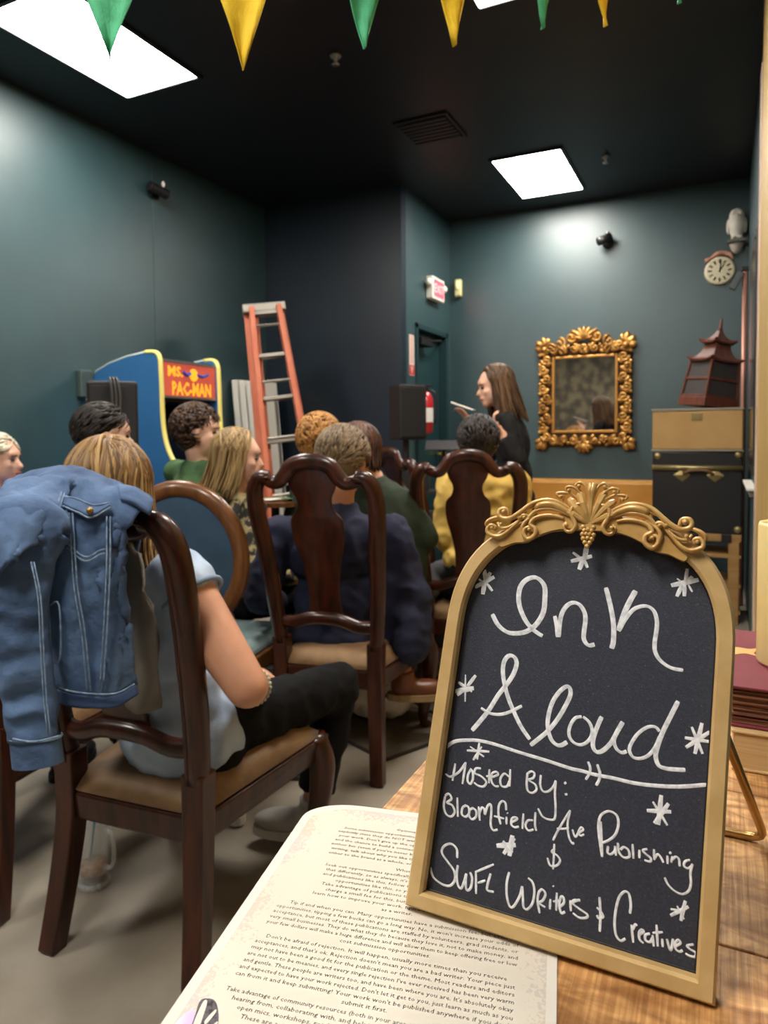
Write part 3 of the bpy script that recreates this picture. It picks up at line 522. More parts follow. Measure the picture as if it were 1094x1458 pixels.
# ------------------------------------------------------------------ bunting
M_pg_ = mat('green_felt', '43a472', .8, c2='4fb281', scale=30, bump=.15, bscale=200); M_py = mat('yellow_felt', 'e8bf22', .8, c2='f0c92e', scale=30, bump=.15, bscale=200)
bt = thing('bunting', 'string of green and yellow pennants hanging across the top of the room', 'bunting')
tips = [(157, 85, 1.1, .5), (347, 97, 1.15, .55), (519, 69, 1.25, .6), (646, 66, 1.35, .3), (775, 40, 1.55, .7), (862, 38, 1.72, .3), (966, 6, 1.95, .7)]
rope = []
for i, (px, py, dp, lean) in enumerate(tips):
    tip = at(px, py, dp); tops = tip+Vector((0, 0, .26))
    rope.append(tops)
dirs = [(rope[min(i+1, 6)]-rope[max(i-1, 0)]) for i in range(7)]
for i, (px, py, dp, lean) in enumerate(tips):
    tip = at(px, py, dp); d = dirs[i].normalized(); L = .26; hw = .085
    nrm = d.cross(Vector((0, 0, 1))).normalized(); rows = []
    for r in range(9):
        t = r/8; row = []
        for c_ in range(7):
            s = c_/6*2-1
            bulge = (1-t**1.15)*hw
            off = d*(s*bulge-(lean-.5)*.03*(1-t)*0)
            row.append(rope[i].lerp(tip, t)+off+nrm*(.006*math.sin(s*3+t*5+i)+.004*math.sin(t*9+i*2)))
        rows.append(row)
    vs, fs = grid(rows)
    p = fin('pennant', vs, fs, M_pg_ if i % 2 == 0 else M_py, bt, smooth=True)
    so = p.modifiers.new('s', 'SOLIDIFY'); so.thickness = .0015
ends = [rope[0]-dirs[0].normalized()*.6+Vector((0, 0, .12))]+rope+[rope[-1]+dirs[-1].normalized()*.9+Vector((0, 0, .1))]
MB().tube(crom(ends, 5), .003, 6).build('cord', mat('cord', 'c9c2ae', .8), bt, smooth=True)

# ------------------------------------------------------------------ dining chairs with vase splat
HWT = .212
def stile_pts(s, top=True):
    return [(s*.175, -.222, .44), (s*.187, -.243, .58), (s*(HWT-.012), -.28, .76), (s*HWT, -.318, .90), (s*(HWT-.003), -.338, .975), (s*(HWT-.026), -.348, 1.015), (s*(HWT-.058), -.350, 1.022)]
def back_y(z): return lerpc([(.44, -.222), (.58, -.243), (.76, -.28), (.90, -.318), (1.0, -.345), (1.1, -.36)], z)
def make_chair(label, group):
    t = thing('dining_chair', label, 'chair', group=group)
    for s in (-1, 1):
        P = crom([(s*.192, -.272, 0), (s*.18, -.24, .17), (s*.172, -.222, .32), (s*.174, -.221, .46)], 5)
        MB().tube(P, [.031+.007*i/(len(P)-1) for i in range(len(P))], 4, up=(0, 1, 0), flat=1.0).build('leg', M_wood, t, bevel=.004)
        P = crom(stile_pts(s), 5); n = len(P)
        rs = [(.027, .024+.006*math.sin(PI*i/(n-1))) for i in range(n)]
        st = MB().tube(P, rs, 10, up=(0, 1, 0)).build('stile', M_wood, t, smooth=True)
        B = [p+Vector((-s*.012, -.024, 0)) for p in P]
        MB().tube(B, .0045, 6).build('bead_moulding', M_wood, st, smooth=True)
        P = crom([(s*.235, .205, .37), (s*.248, .222, .30), (s*.242, .222, .2), (s*.226, .205, .09), (s*.224, .205, .035), (s*.235, .225, .012), (s*.238, .23, .0)], 4); n = len(P)
        rs = [lerpc([(0, .03), (.2, .036), (.45, .026), (.7, .016), (.85, .017), (.94, .027), (1, .026)], i/(n-1)) for i in range(n)]
        MB().tube(P, rs, 10).build('leg', M_wood, t, smooth=True)
    top = [(-.165, -.350, 1.018), (-.14, -.352, 1.006), (-.115, -.353, 1.006), (-.092, -.355, 1.028), (-.07, -.357, 1.056), (-.035, -.359, 1.070), (0, -.36, 1.074)]
    top = top+[(-x, y, z) for x, y, z in top[-2::-1]]
    P = crom(top, 4); n = len(P)
    MB().tube(P, [(.021+.006*math.sin(PI*i/(n-1)), .017) for i in range(n)], 10, up=(0, 0, 1)).build('crest_rail', M_wood, t, smooth=True)
    P = crom([(-.178, -.226, .515), (-.12, -.24, .515), (-.06, -.247, .535), (0, -.249, .54), (.06, -.247, .535), (.12, -.24, .515), (.178, -.226, .515)], 4)
    MB().tube(P, (.022), 10, up=(0, 0, 1), flat=.8).build('lower_rail', M_wood, t, smooth=True)
    prof = [(.53, .062), (.58, .056), (.66, .056), (.74, .072), (.80, .088), (.85, .093), (.885, .088), (.905, .070), (.93, .060), (.955, .062), (.985, .078), (1.03, .088), (1.06, .07)]
    pr_ = crom([(z, h, 0) for z, h in prof], 4); rows = []
    for p in pr_:
        z, h = p.x, p.y; rows.append([Vector((h*s, back_y(z)+.006*s*s, z)) for s in (-1, -.93, -.5, 0, .5, .93, 1)])
    vs, fs = grid(rows); n = len(vs)
    sp = fin('splat', vs, fs, M_wood, t, smooth=True)
    so = sp.modifiers.new('s', 'SOLIDIFY'); so.thickness = .016; so.offset = 0
    bv = sp.modifiers.new('b', 'BEVEL'); bv.width = .004; bv.segments = 2; bv.limit_method = 'ANGLE'
    fr = MB().hexa([(-.185, -.235, .30), (.185, -.235, .30), (.25, .235, .30), (-.25, .235, .30)], [(-.19, -.24, .365), (.19, -.24, .365), (.262, .245, .365), (-.262, .245, .365)])
    fr.build('seat_frame', M_wood, t, bevel=.006)
    # cushion: domed rounded trapezoid
    rows = []
    for j in range(13):
        v = j/12*2-1; row = []
        for i in range(13):
            u = i/12*2-1
            hw = .188+(.255-.188)*(v+1)/2
            e = max(abs(u), abs(v)); k = (1-(abs(u)**6))*(1-(abs(v)**6))
            row.append(Vector((u*hw*(1-.04*v**8), v*.238*(1-.03*u**8)+.0, .372+.036*k**.35+.012*(1-u*u)*(1-v*v))))
        rows.append(row)
    vs, fs = grid(rows); ring = []
    cu = fin('cushion', vs, fs, M_tan, t, smooth=True)
    so = cu.modifiers.new('s', 'SOLIDIFY'); so.thickness = .012; so.offset = -1
    return t
def sit_frame(O, yd):         # chair frame to world
    a = math.radians(yd); return lambda x, y, z: Vector((O[0]+x*math.cos(a)-y*math.sin(a), O[1]+x*math.sin(a)+y*math.cos(a), z))
GC = 'dark carved dining chairs of the audience'
c1 = make_chair('dark wooden dining chair at front left with a denim jacket over its back', GC)
O1, A1 = (-1.183, 1.341), 5.2
c1.location = (*O1, 0); c1.rotation_euler.z = math.radians(A1)
O2, A2 = (-1.24, 2.275), 8
dup(c1, (*O2, 0), math.radians(A2), 'dark wooden dining chair under the man in navy, its vase splat facing us')
p3 = at(666, 660, 2.85); A3 = 17; q = sit_frame((0, 0), A3)(0, -.35, 0)
O3 = (p3.x-q.x, p3.y-q.y)
dup(c1, (*O3, 0), math.radians(A3), 'dark wooden dining chair behind the person in the yellow shirt')
O4, A4 = (-1.80, 1.27), 15
dup(c1, (*O4, 0), math.radians(A4), 'dark wooden dining chair cut off by the left edge, only its rear leg in view')
p6 = at(556, 655, 3.55); A6 = -32; q = sit_frame((0, 0), A6)(0, -.35, 0); O6 = (p6.x-q.x, p6.y-q.y)
dup(c1, (*O6, 0), math.radians(A6), 'dark wooden dining chair seen edge-on just right of the brown-haired man\'s head')

c1.scale.z = .97
# oval-backed chair with blue upholstery
pc = at(262, 788, 2.38); A5 = 16; q = sit_frame((0, 0), A5)(0, -.25, 0); O5 = (pc.x-q.x, pc.y-q.y)
oc = thing('oval_back_chair', 'walnut chair with round blue upholstered back between the blonde woman and the navy jacket', 'chair', (*O5, 0), math.radians(A5))
M_blue = mat('blue_upholstery', '27465f', .7, c2='2e4f69', scale=14, bump=.08, bscale=200, sheen=.2)
M_pale = mat('pale_blue_upholstery', '87a0a4', .7, c2='93abad', scale=14)
def oval(cz, rx, rz, yc, n=36, tilt=.12): return [Vector((rx*math.cos(2*PI*i/n), yc-tilt*rz*math.sin(2*PI*i/n), cz+rz*math.sin(2*PI*i/n))) for i in range(n)]
zc = pc.z-.01
MB().tube(oval(zc, .205, .232, -.25), (.026), 10, up=(0, 1, 0), closed=True, flat=1.15).build('back_frame', M_wood2, oc, smooth=True)
P = oval(zc, .19, .217, -.262); Pc = Vector((0, -.262, zc)); rows = [[Pc+(p-Pc)*k+Vector((0, -.022*(1-k*k), 0)) for p in P+[P[0]]] for k in (1, .8, .5, .2, .001)]
vs, fs = grid(rows); fin('back_pad', vs, fs, M_blue, oc, smooth=True)
P = oval(zc, .19, .217, -.238); rows = [[Vector((0, -.238, zc))+(p-Vector((0, -.238, zc)))*k+Vector((0, .02*(1-k*k), 0)) for p in P+[P[0]]] for k in (1, .8, .5, .2, .001)]
vs, fs = grid(rows); fin('front_pad', vs, fs, M_blue, oc, smooth=True)
for s in (-1, 1):
    MB().tube(crom([(s*.19, -.27, 0), (s*.18, -.23, .2), (s*.175, -.215, .4), (s*.15, -.225, .52), (s*.13, -.23, zc-.17)], 4), .021, 8).build('leg', M_wood2, oc, smooth=True)
    MB().tube([(s*.2, .2, 0), (s*.21, .21, .2), (s*.215, .21, .36)], [.014, .02, .026], 8).build('leg', M_wood2, oc, smooth=True)
MB().hexa([(-.19, -.23, .31), (.19, -.23, .31), (.24, .24, .31), (-.24, .24, .31)], [(-.19, -.23, .37), (.19, -.23, .37), (.24, .24, .37), (-.24, .24, .37)]).build('seat_frame', M_wood2, oc, bevel=.006)
MB().hexa([(-.185, -.225, .371), (.185, -.225, .371), (.235, .235, .371), (-.235, .235, .371)], [(-.16, -.2, .42), (.16, -.2, .42), (.21, .21, .42), (-.21, .21, .42)]).build('cushion', M_pale, oc, bevel=.02)

# ------------------------------------------------------------------ arcade cabinet
ar = thing('arcade_cabinet', 'blue upright arcade machine with yellow edging and a red lit marquee against the left wall', 'arcade machine', (XL+.02, 3.0, 0))
M_ab = mat('cabinet_blue', '2c6295', .4, c2='30689c', scale=4); M_ye = mat('t_moulding_yellow', 'e5d77a', .35)
prof = [(0, 0), (0, 1.515), (.015, 1.545), (.12, 1.585), (.26, 1.618), (.40, 1.635), (.455, 1.636), (.485, 1.625), (.502, 1.6), (.508, 1.55), (.512, 1.42), (.514, 1.28), (.524, 1.18), (.55, 1.09), (.60, 1.01), (.70, .94), (.72, .9), (.70, .8), (.66, .74), (.66, 0)]
def ypz(x, z, y): return Vector((x, y, z))
for y0, y1 in ((0, .02), (.50, .52)):
    n = len(prof); MB().add([ypz(x, z, y0) for x, z in prof]+[ypz(x, z, y1) for x, z in prof], [tuple(range(n)), tuple(range(n, 2*n))[::-1]]+[(i, (i+1) % n, n+(i+1) % n, n+i) for i in range(n)]).build('side_panel', M_ab, ar)
    ym = (y0+y1)/2
    MB().tube([ypz(x, z, ym) for x, z in crom([(a, b, 0) for a, b in prof[5:]], 3) and [(p.x, p.y) for p in crom([(a, b, 0) for a, b in prof[5:]], 3)]], .0145, 6).build('edge_moulding', M_ye, ar, smooth=True)
    MB().tube([ypz(x, z, ym) for x, z in prof[1:6]], .0115, 6).build('top_moulding', mat('moulding_grey_blue', '8f9fa0', .4), ar, smooth=True)
MB().hexa([(.03, .0205, 1.50), (.475, .0205, 1.58), (.475, .4995, 1.58), (.03, .4995, 1.50)], [(.03, .0205, 1.53), (.46, .0205, 1.61), (.46, .4995, 1.61), (.03, .4995, 1.53)]).build('roof_panel', M_black, ar)
MB().box(.0, .015, .0205, .4995, 0, 1.5).build('back_panel', M_ab, ar)
MB().box(.645, .655, .0205, .4995, 0, .78).build('front_panel', M_ab, ar)
MB().hexa([(.5, .0205, .93), (.69, .0205, .885), (.69, .4995, .885), (.5, .4995, .93)], [(.5, .0205, .96), (.69, .0205, .91), (.69, .4995, .91), (.5, .4995, .96)]).build('control_panel', M_ab, ar)
mb = MB().tube([(.6, .26, .93), (.6, .26, 1.0)], .006, 6).ball((.6, .26, 1.01), .018); mb.build('joystick', mat('red_plastic', 'a03028', .3), ar, smooth=True)
M_scr = mat('dark_screen', '060a16', .15)
MB().hexa([(.30, .03, .97), (.31, .03, .97), (.31, .49, .97), (.30, .49, .97)], [(.20, .03, 1.37), (.21, .03, 1.37), (.21, .49, 1.37), (.20, .49, 1.37)]).build('screen', M_scr, ar)
MB().box(.15, .44, .0205, .4995, 1.365, 1.38).build('marquee_floor', M_black, ar)
mq = MB().box(.48, .49, .0205, .4995, 1.385, 1.585).build('marquee', mat('marquee_red', 'b8483a', .4, c2='c2553f', scale=6, emit=.35), ar, bevel=.002)
mb = MB()
for z0, z1 in ((1.382, 1.395), (1.585, 1.6)): mb.box(.47, .495, .0205, .4995, z0, z1)
mb.build('marquee_retainer', M_steel, ar)
def text_on(parent, name, body, size, m, origin, ux, uz, k=1.0):
    vs, fs = textverts(body, size); wd = max(q.x for q in vs); o3 = Vector(origin); ux = Vector(ux); uz = Vector(uz)
    return MB().add([o3+ux*(q.x-wd/2)*k+uz*q.y for q in vs], fs).build(name, m, parent)
M_mt = mat('marquee_yellow', 'f0b02c', .4, emit=.45); M_mo = mat('marquee_outline', '2a3f9a', .4, emit=.15)
BOLD[0] = .035
text_on(ar, 'marquee_lettering', 'MS.', .08, M_mt, (.4915, .145, 1.51), (0, 1, 0), (0, 0, 1), 1.1)
text_on(ar, 'marquee_lettering', 'PAC-MAN', .105, M_mt, (.4915, .285, 1.405), (0, 1, 0), (0, 0, 1), .74); BOLD[0] = 0
MB().tube([(.4915, .21, 1.54), (.4915, .24, 1.52), (.4915, .27, 1.535)], .01, 6).build('marquee_swash', M_mo, ar); MB().tube([(.4915, .33, 1.53), (.4915, .38, 1.52), (.4915, .43, 1.54)], .009, 6).build('marquee_swash', M_mo, ar)
MB().lathe([(.038, -.0), (.038, .003)], 20, c=(.4905, .30, 1.525), M=Matrix.Rotation(PI/2, 3, 'Y')).build('marquee_emblem', M_mt, ar, bevel=.004)

# cloth-draped black loudspeaker in front of it
sp = at(162, 600, 3.12)
s1 = thing('loudspeaker', 'black loudspeaker with cables over its top, in front of the blue arcade cabinet', 'speaker', (sp.x, sp.y, 0), math.radians(45))
MB().hexa([(-.105, -.1, .92), (.105, -.1, .92), (.08, .09, .92), (-.08, .09, .92)], [(-.105, -.1, 1.40), (.105, -.1, 1.40), (.08, .09, 1.40), (-.08, .09, 1.40)]).build('case', M_black, s1, bevel=.012)
MB().box(-.092, .092, -.104, -.1, .95, 1.38).build('grille', mat('grille_black', '1a1a1c', .6, bump=.4, scale=300), s1, bevel=.003)
MB().tube([(0, 0, 0), (0, 0, .92)], .018, 10).build('pole', M_black, s1)
for k in range(3):
    a = k*2*PI/3; MB().tube([(0, 0, .45), (.3*math.cos(a), .3*math.sin(a), .015)], .011, 6).build('leg', M_black, s1)
for k in range(3):
    MB().tube(crom([(-.01+.012*k, .03, 1.405), (-.01+.012*k, -.06, 1.415), (-.005+.014*k, -.115, 1.40), (.0+.016*k, -.12, 1.31), (-.01+.01*k, -.118, 1.22-.03*k), (-.05, -.115, 1.2)], 5), .005, 6).build('cable', mat('grey_cable', '4a4845', .5), s1, smooth=True)
# PA speaker on its stand near the door
sp = at(578, 590, 4.4)
s2 = thing('loudspeaker', 'black loudspeaker on a pole stand left of the door', 'speaker', (sp.x, sp.y, 0), math.radians(55))
MB().hexa([(-.10, -.09, 1.13), (.10, -.09, 1.13), (.07, .09, 1.13), (-.07, .09, 1.13)], [(-.10, -.09, 1.47), (.10, -.09, 1.47), (.07, .09, 1.47), (-.07, .09, 1.47)]).build('case', M_black, s2, bevel=.012)
MB().box(-.088, .088, -.094, -.09, 1.15, 1.45).build('grille', MATS['grille_black'], s2, bevel=.003)
MB().tube([(0, 0, 0), (0, 0, 1.13)], .02, 10).build('pole', M_black, s2)
for k in range(3):
    a = k*2*PI/3+.4; MB().tube([(0, 0, .5), (.32*math.cos(a), .32*math.sin(a), .015)], .012, 6).build('leg', M_black, s2)

# ------------------------------------------------------------------ ladder and folded white tables by the corner
M_or = mat('orange_fibreglass', 'c46a4c', .45, c2='cf785a', scale=6); M_al = mat('aluminium', 'a8a39a', .35, .7)
lb = onpl(436, 866, 2, 0); lt = at(376, 441, lb.dot(FW)*1.0+.12)
ax = (lt-lb).normalized(); sx = Vector((.80, .60, 0)); sx = (sx-ax*sx.dot(ax)).normalized(); sn = ax.cross(sx)
ld = thing('stepladder', 'folded orange fibreglass stepladder leaning in the far left corner', 'ladder', lb)
Ln = (lt-lb).length
def lp(s, h, n_=0): return sx*s+ax*h+sn*n_
def rail(s0, s1, n_, wd, name='side_rail'):
    a, b = lp(s0, 0, n_), lp(s1, Ln, n_); X = sx*wd; Yv = sn*.03
    MB().hexa([a-X-Yv, a+X-Yv, a+X+Yv, a-X+Yv], [b-X-Yv, b+X-Yv, b+X+Yv, b-X+Yv]).build(name, M_or, ld, bevel=.004)
rail(-.185, -.09, 0, .048); rail(.20, .105, 0, .026); rail(-.175, -.085, -.09, .018, 'rear_rail'); rail(.19, .095, -.09, .018, 'rear_rail')
for k in range(7):
    h = .27+k*.29; hw = .2-.095*h/Ln-.012
    a, b = lp(-hw, h, -.04), lp(hw, h, -.04)
    Z = ax*.012; Yv = sn*.045
    MB().hexa([a-Z-Yv, b-Z-Yv, b-Z+Yv, a-Z+Yv], [a+Z-Yv, b+Z-Yv, b+Z+Yv, a+Z+Yv]).build('step', M_al, ld, bevel=.003)
for k in range(5):
    h = .4+k*.38; hw = .19-.095*h/Ln
    MB().tube([lp(-hw, h, -.09), lp(hw, h, -.09)], .01, 6).build('rear_brace', M_al, ld)
a = lp(0, Ln); X = sx*.145; Yv = sn*.075; Z = ax*.03
MB().hexa([a-X-Yv-Z, a+X-Yv-Z, a+X+Yv-Z, a-X+Yv-Z], [a-X-Yv+Z, a+X-Yv+Z, a+X+Yv+Z, a-X+Yv+Z]).build('top_cap', M_al, ld, bevel=.008)
M_stk = mat('sticker_white', 'd8cfc4', .5)
for h0, h1 in ((1.35, 1.12), (1.0, .88)):
    q = lp(-.185+.095*h0/Ln-.02, h0, .0325); MB().box(-.013, .013, -.001, .001, 0, .16, Matrix.Translation(q) @ Matrix((sx, sn, ax)).transposed().to_4x4()).build('warning_sticker', M_stk, ld)
for i, xx in enumerate((0, .075, .15)):
    p = onpl(341+i*9, 560, 1, 4.60-.0*i)
    M = Matrix.Translation((-3.21+xx, 4.66-.01*i, 0)) @ Matrix.Rotation(-.065, 4, 'Y') @ Matrix.Rotation(.03, 4, 'X')
    ft = thing('folding_table', ['white folding table stood on end, nearest the wall', 'white folding table stood on end, middle one of three beside the ladder', 'white folding table stood on end, nearest the orange ladder'][i], 'table', M.translation, 0, 'folded white tables by the ladder')
    R3 = M.to_3x3().to_4x4()
    hh = 1.60-.01*i
    MB().box(-.024, .024, -.33, .0, 0, hh, R3).build('table_top', M_white, ft, bevel=.006)
    MB().box(.0245, .034, -.30, -.27, .1, hh-.1, R3).box(.0245, .034, -.06, -.03, .1, hh-.1, R3).build('folded_leg', M_al, ft, bevel=.002)
    MB().box(-.0255, -.0242, -.335, .0, hh*.5-.012, hh*.5+.012, R3).build('hinge', M_al, ft)

# ------------------------------------------------------------------ things on the walls
ex = thing('exit_sign', 'red lit exit sign on the wall above the door', 'sign', (XD+.001, 5.38, 2.34))
MB().box(0, .06, -.13, .13, -.09, .09).build('housing', M_white, ex, bevel=.008)
M_exr = mat('exit_red', 'd8303c', .4, emit=4)
MB().box(.06, .063, -.105, .105, -.065, .065).build('face', M_exr, ex, bevel=.002)
text_on(ex, 'lettering', 'EXIT', .1, mat('exit_letter', 'ff8a80', .4, emit=3), (.0645, 0, -.035), (0, 1, 0), (0, 0, 1))
for s in (-.16, .16): MB().ball((.04, s, .03), .032, 12, 8).build('lamp_head', M_white, ex, smooth=True)
al = thing('emergency_light', 'small cream alarm lamp in the far corner beside the exit sign', 'light', (-2.062, Y2-.001, 2.42))
MB().box(-.03, .03, -.05, 0, -.075, .075).build('housing', mat('cream_plastic', 'd8d49a', .4), al, bevel=.014)
MB().ball((0, -.05, .02), (.022, .015, .04), 12, 8).build('lens', mat('cream_lens', 'efe9b0', .2, emit=.25), al, smooth=True)
fs_ = thing('extinguisher_sign', 'narrow white and red vertical sign on the wall left of the door', 'sign', (XD+.001, 4.95, 1.77))
MB().box(0, .004, -.045, .045, -.155, .155).build('plate', mat('sign_cream', 'dcc4b8', .5), fs_, bevel=.001)
MB().box(.004, .005, -.045, .045, -.15, -.075).build('red_field', mat('sign_red', 'b8332f', .5), fs_)
MB().add([(.0052, -.03, -.085), (.0052, .03, -.085), (.0052, 0, -.145)], [(0, 1, 2)]).build('arrow', mat('sign_pink', 'd99a94', .5), fs_)
# the text runs downwards on the sign
vs, fs = textverts('FIRE EXTINGUISHER', .026); wd = max(q.x for q in vs)
MB().add([Vector((.0052, (q.y-.009)*1.2, .145-(q.x)*(.205/wd))) for q in vs], fs).build('lettering', MATS['sign_red'], fs_)
fe = thing('fire_extinguisher', 'red and white fire extinguisher hung between the speaker and the door', 'fire extinguisher', (XD+.075, 5.06, 1.17))
M_fr = mat('extinguisher_red', 'b3202a', .3, coat=.5)
MB().lathe([(.03, 0), (.055, .02), (.055, .27), (.035, .315), (.018, .33)], 20).build('cylinder', M_fr, fe, smooth=True)
MB().lathe([(.0557, .09), (.0557, .2)], 20, cap=False).build('label_band', mat('label_white', 'dcd8d0', .5), fe, smooth=True)
MB().box(-.015, .015, -.012, .012, .33, .37).box(-.01, .055, -.008, .008, .365, .38).build('handle', M_black, fe, bevel=.003)
MB().tube(crom([(.02, .02, .35), (.07, .03, .3), (.07, .03, .15), (.06, .03, .08)], 5), .008, 6).build('hose', M_black, fe, smooth=True)
MB().box(-.075, -.058, -.02, .02, .1, .3).build('bracket', M_black, fe)
cl = thing('wall_clock', 'round cream wall clock with pinkish banner on top, on the back wall', 'clock', (-.035, Y2-.001, 2.35))
Rx = Matrix.Rotation(PI/2, 4, 'X')
MB().lathe([(.098, 0), (.104, .012), (.10, .028), (.09, .03)], 36, M=Rx).build('rim', mat('clock_rim', 'cfc6a6', .4), cl, smooth=True)
MB().lathe([(.09, .024), (.001, .025)], 36, M=Rx, cap=False).build('dial', mat('clock_dial', 'e6dfc0', .5, c2='efe9cf', scale=20), cl)
mb = MB()
for h in range(12):
    a = h*PI/6; M = Rx @ Matrix.Rotation(-a, 4, 'Z')
    mb.box(-.006, .006, .052, .08, .026, .03, M)
mb.build('hour_marks', mat('clock_marks', '6b6248', .5), cl)
MB().box(-.004, .004, -.01, .05, .029, .031, Rx @ Matrix.Rotation(-.6, 4, 'Z')).box(-.003, .003, -.012, .078, .031, .033, Rx @ Matrix.Rotation(-.1, 4, 'Z')).build('hands', M_black, cl)
P = crom([(-.10, -.03, .078), (-.065, -.03, .09), (-.03, -.03, .118), (.02, -.03, .125), (.06, -.03, .112), (.09, -.03, .085)], 4)
rows = [[p+Vector((0, -.004*math.sin(i*.8), dz)) for i, p in enumerate(P)] for dz in (-.016, .016)]
vs, fs = grid(rows); o = fin('banner', vs, fs, mat('banner_pink', 'b98572', .5), cl, smooth=True); s_ = o.modifiers.new('s', 'SOLIDIFY'); s_.thickness = .012
cm = thing('security_camera', 'small black camera mounted high on the back wall', 'camera', (-.83, Y2-.001, 2.655))
MB().lathe([(.045, 0), (.045, .02), (.03, .03)], 20, M=Rx).build('base', M_black, cm, smooth=True)
MB().tube([(0, -.03, 0), (.0, -.07, .01)], .014, 8).build('arm', M_black, cm)
MB().tube([(.03, -.06, .03), (-.06, -.11, -.01)], .033, 12).build('body', M_black, cm, smooth=True)
MB().ball((-.045, -.12, .01), .014).ball((0.01, -.1, .055), .012).build('lens', M_steel, cm, smooth=True)
ow = thing('owl_figurine', 'white owl figurine on a small bracket in the upper right corner of the back wall', 'figurine', (.073, Y2-.075, 2.545))
MB().lathe([(.035, 0), (.04, .01), (.037, .03), (.05, .06), (.062, .1), (.062, .13), (.052, .155), (.05, .185), (.04, .21), (.015, .222), (.002, .224)], 20).build('body', mat('owl_white', 'd8d2c6', .5, c2='e2dccf', scale=20, bump=.3, bscale=60), ow, smooth=True)
mb = MB()
for s in (-1, 1): mb.ball((s*.02, -.045, .18), (.016, .008, .016), 10, 6).ball((s*.022, -.035, .012), (.018, .022, .012), 10, 6)
mb.ball((0, -.052, .165), (.006, .01, .01), 8, 6); mb.build('face_disc', MATS['owl_white'], ow, smooth=True)
mb = MB()
for s in (-1, 1): mb.ball((s*.055, -.002, .1), (.014, .03, .055), 10, 8)
mb.build('wing', MATS['owl_white'], ow, smooth=True)
bk = thing('wall_bracket', 'small bracket under the white owl figurine', 'shelf', (.073, Y2-.001, 2.543))
MB().box(-.06, .06, -.13, 0, -.018, 0).build('shelf_board', mat('bracket_grey', '6c6a62', .5), bk, bevel=.003)
MB().lathe([(.01, -.09), (.03, -.07), (.045, -.035), (.05, -.0185)], 16, c=(0, -.06, 0)).build('corbel', mat('corbel_plaster', 'b5aca0', .6), bk, smooth=True)
hk = thing('left_wall_camera', 'small black lamp or camera high on the left wall beside the seam', 'camera', (XL+.001, 3.54, 2.76))
hk.name = 'security_camera'
MB().box(0, .02, -.03, .03, -.05, .05).tube([(.02, 0, 0), (.06, 0, -.01)], .014, 8).tube([(.05, -.09, .0), (.07, .05, -.02)], .032, 12).build('body', M_black, hk, bevel=.004)
MB().ball((.085, .0, .03), (.012, .012, .02), 8, 6).build('status_lens', M_white, hk, smooth=True)
# two small sprinkler heads and a ceiling vent
for (px, py, lb_) in ((478, 88, 'small sprinkler head in the ceiling between the yellow and the green pennant'), (863, 229, 'small sprinkler head in the ceiling right of the square light')):
    p = onpl(px, py, 2, 2.97)
    spk = thing('sprinkler_head', lb_, 'sprinkler', (p.x, p.y, ZC-.001))
    MB().lathe([(.03, 0), (.026, -.008), (.01, -.012), (.009, -.03)], 14).build('body', M_steel, spk, smooth=True)
    MB().lathe([(.002, -.046), (.02, -.044), (.02, -.042), (.002, -.040)], 14).tube([(.009, 0, -.03), (.012, 0, -.04)], .002, 5).tube([(-.009, 0, -.03), (-.012, 0, -.04)], .002, 5).build('deflector', M_steel, spk, smooth=True)
vt = thing('ceiling_vent', 'dark square air vent in the ceiling with a red glint beside it', 'vent', (-1.61, 4.02, ZC))
MB().box(-.17, .17, -.18, .18, -.012, -.001).build('frame', M_ceil, vt, bevel=.003)
M_vb = mat('vent_black', '0a0c10', .5)
for k in range(7): MB().box(-.15, .15, -.15+k*.045, -.12+k*.045, -.02, -.0125).build('slat', M_vb, vt)
ou = thing('wall_box', 'small grey box with a cord on the left wall behind the covered loudspeaker', 'wall box', (XL+.001, 2.93, 1.45))
MB().box(0, .04, -.04, .045, -.06, .1).build('housing', mat('box_grey', '3d4c4a', .5), ou, bevel=.008)
MB().tube(crom([(.03, 0, -.06), (.035, .01, -.2), (.03, 0, -.4)], 4), .007, 6).build('cord', M_black, ou, smooth=True)

# ------------------------------------------------------------------ carved gilt mirror
mx0, mx1, mz0, mz1 = -1.235, -.765, 1.19, 1.765; mcx = (mx0+mx1)/2
mi = thing('mirror', 'ornate carved gilt mirror hanging on the back wall', 'mirror', (mcx, Y2-.001, (mz0+mz1)/2))
hx, hz = (mx1-mx0)/2, (mz1-mz0)/2
MB().box(-hx, hx, -.03, -.02, -hz, hz).build('glass', mat('mirror_glass', 'd8d6d0', .04, 1.0), mi)
M_gilt = mat('carved_gilt', '8a5f28', .38, .55, c2='d6a256', scale=14, lo=.4, hi=.62, bump=.2, bscale=40)
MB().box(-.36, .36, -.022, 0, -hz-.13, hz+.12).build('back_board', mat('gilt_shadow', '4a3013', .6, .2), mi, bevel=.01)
mb = MB()
for a, b, c_, d_ in ((-hx-.022, -hx, -hz-.022, hz+.022), (hx, hx+.022, -hz-.022, hz+.022), (-hx, hx, -hz-.022, -hz), (-hx, hx, hz, hz+.022)): mb.box(a, b, -.045, -.015, c_, d_)
mb.build('inner_moulding', mat('gilt_bright', 'c08a45', .35, .5), mi, bevel=.006)
random.seed(11); mb = MB()
def curl(cx, cz, r, a0, turns=1.3, sgn=1, rad=.014, y=-.05):
    P = []
    for i in range(15):
        t = i/14; q = a0+sgn*t*turns*2*PI; rr_ = r*(1-.82*t); P.append(Vector((cx+rr_*math.cos(q), y-.012*t, cz+rr_*math.sin(q))))
    mb.tube(P, [rad*(1-.45*i/14) for i in range(15)], 6); mb.ball(P[-1], rad*.9, 8, 6)
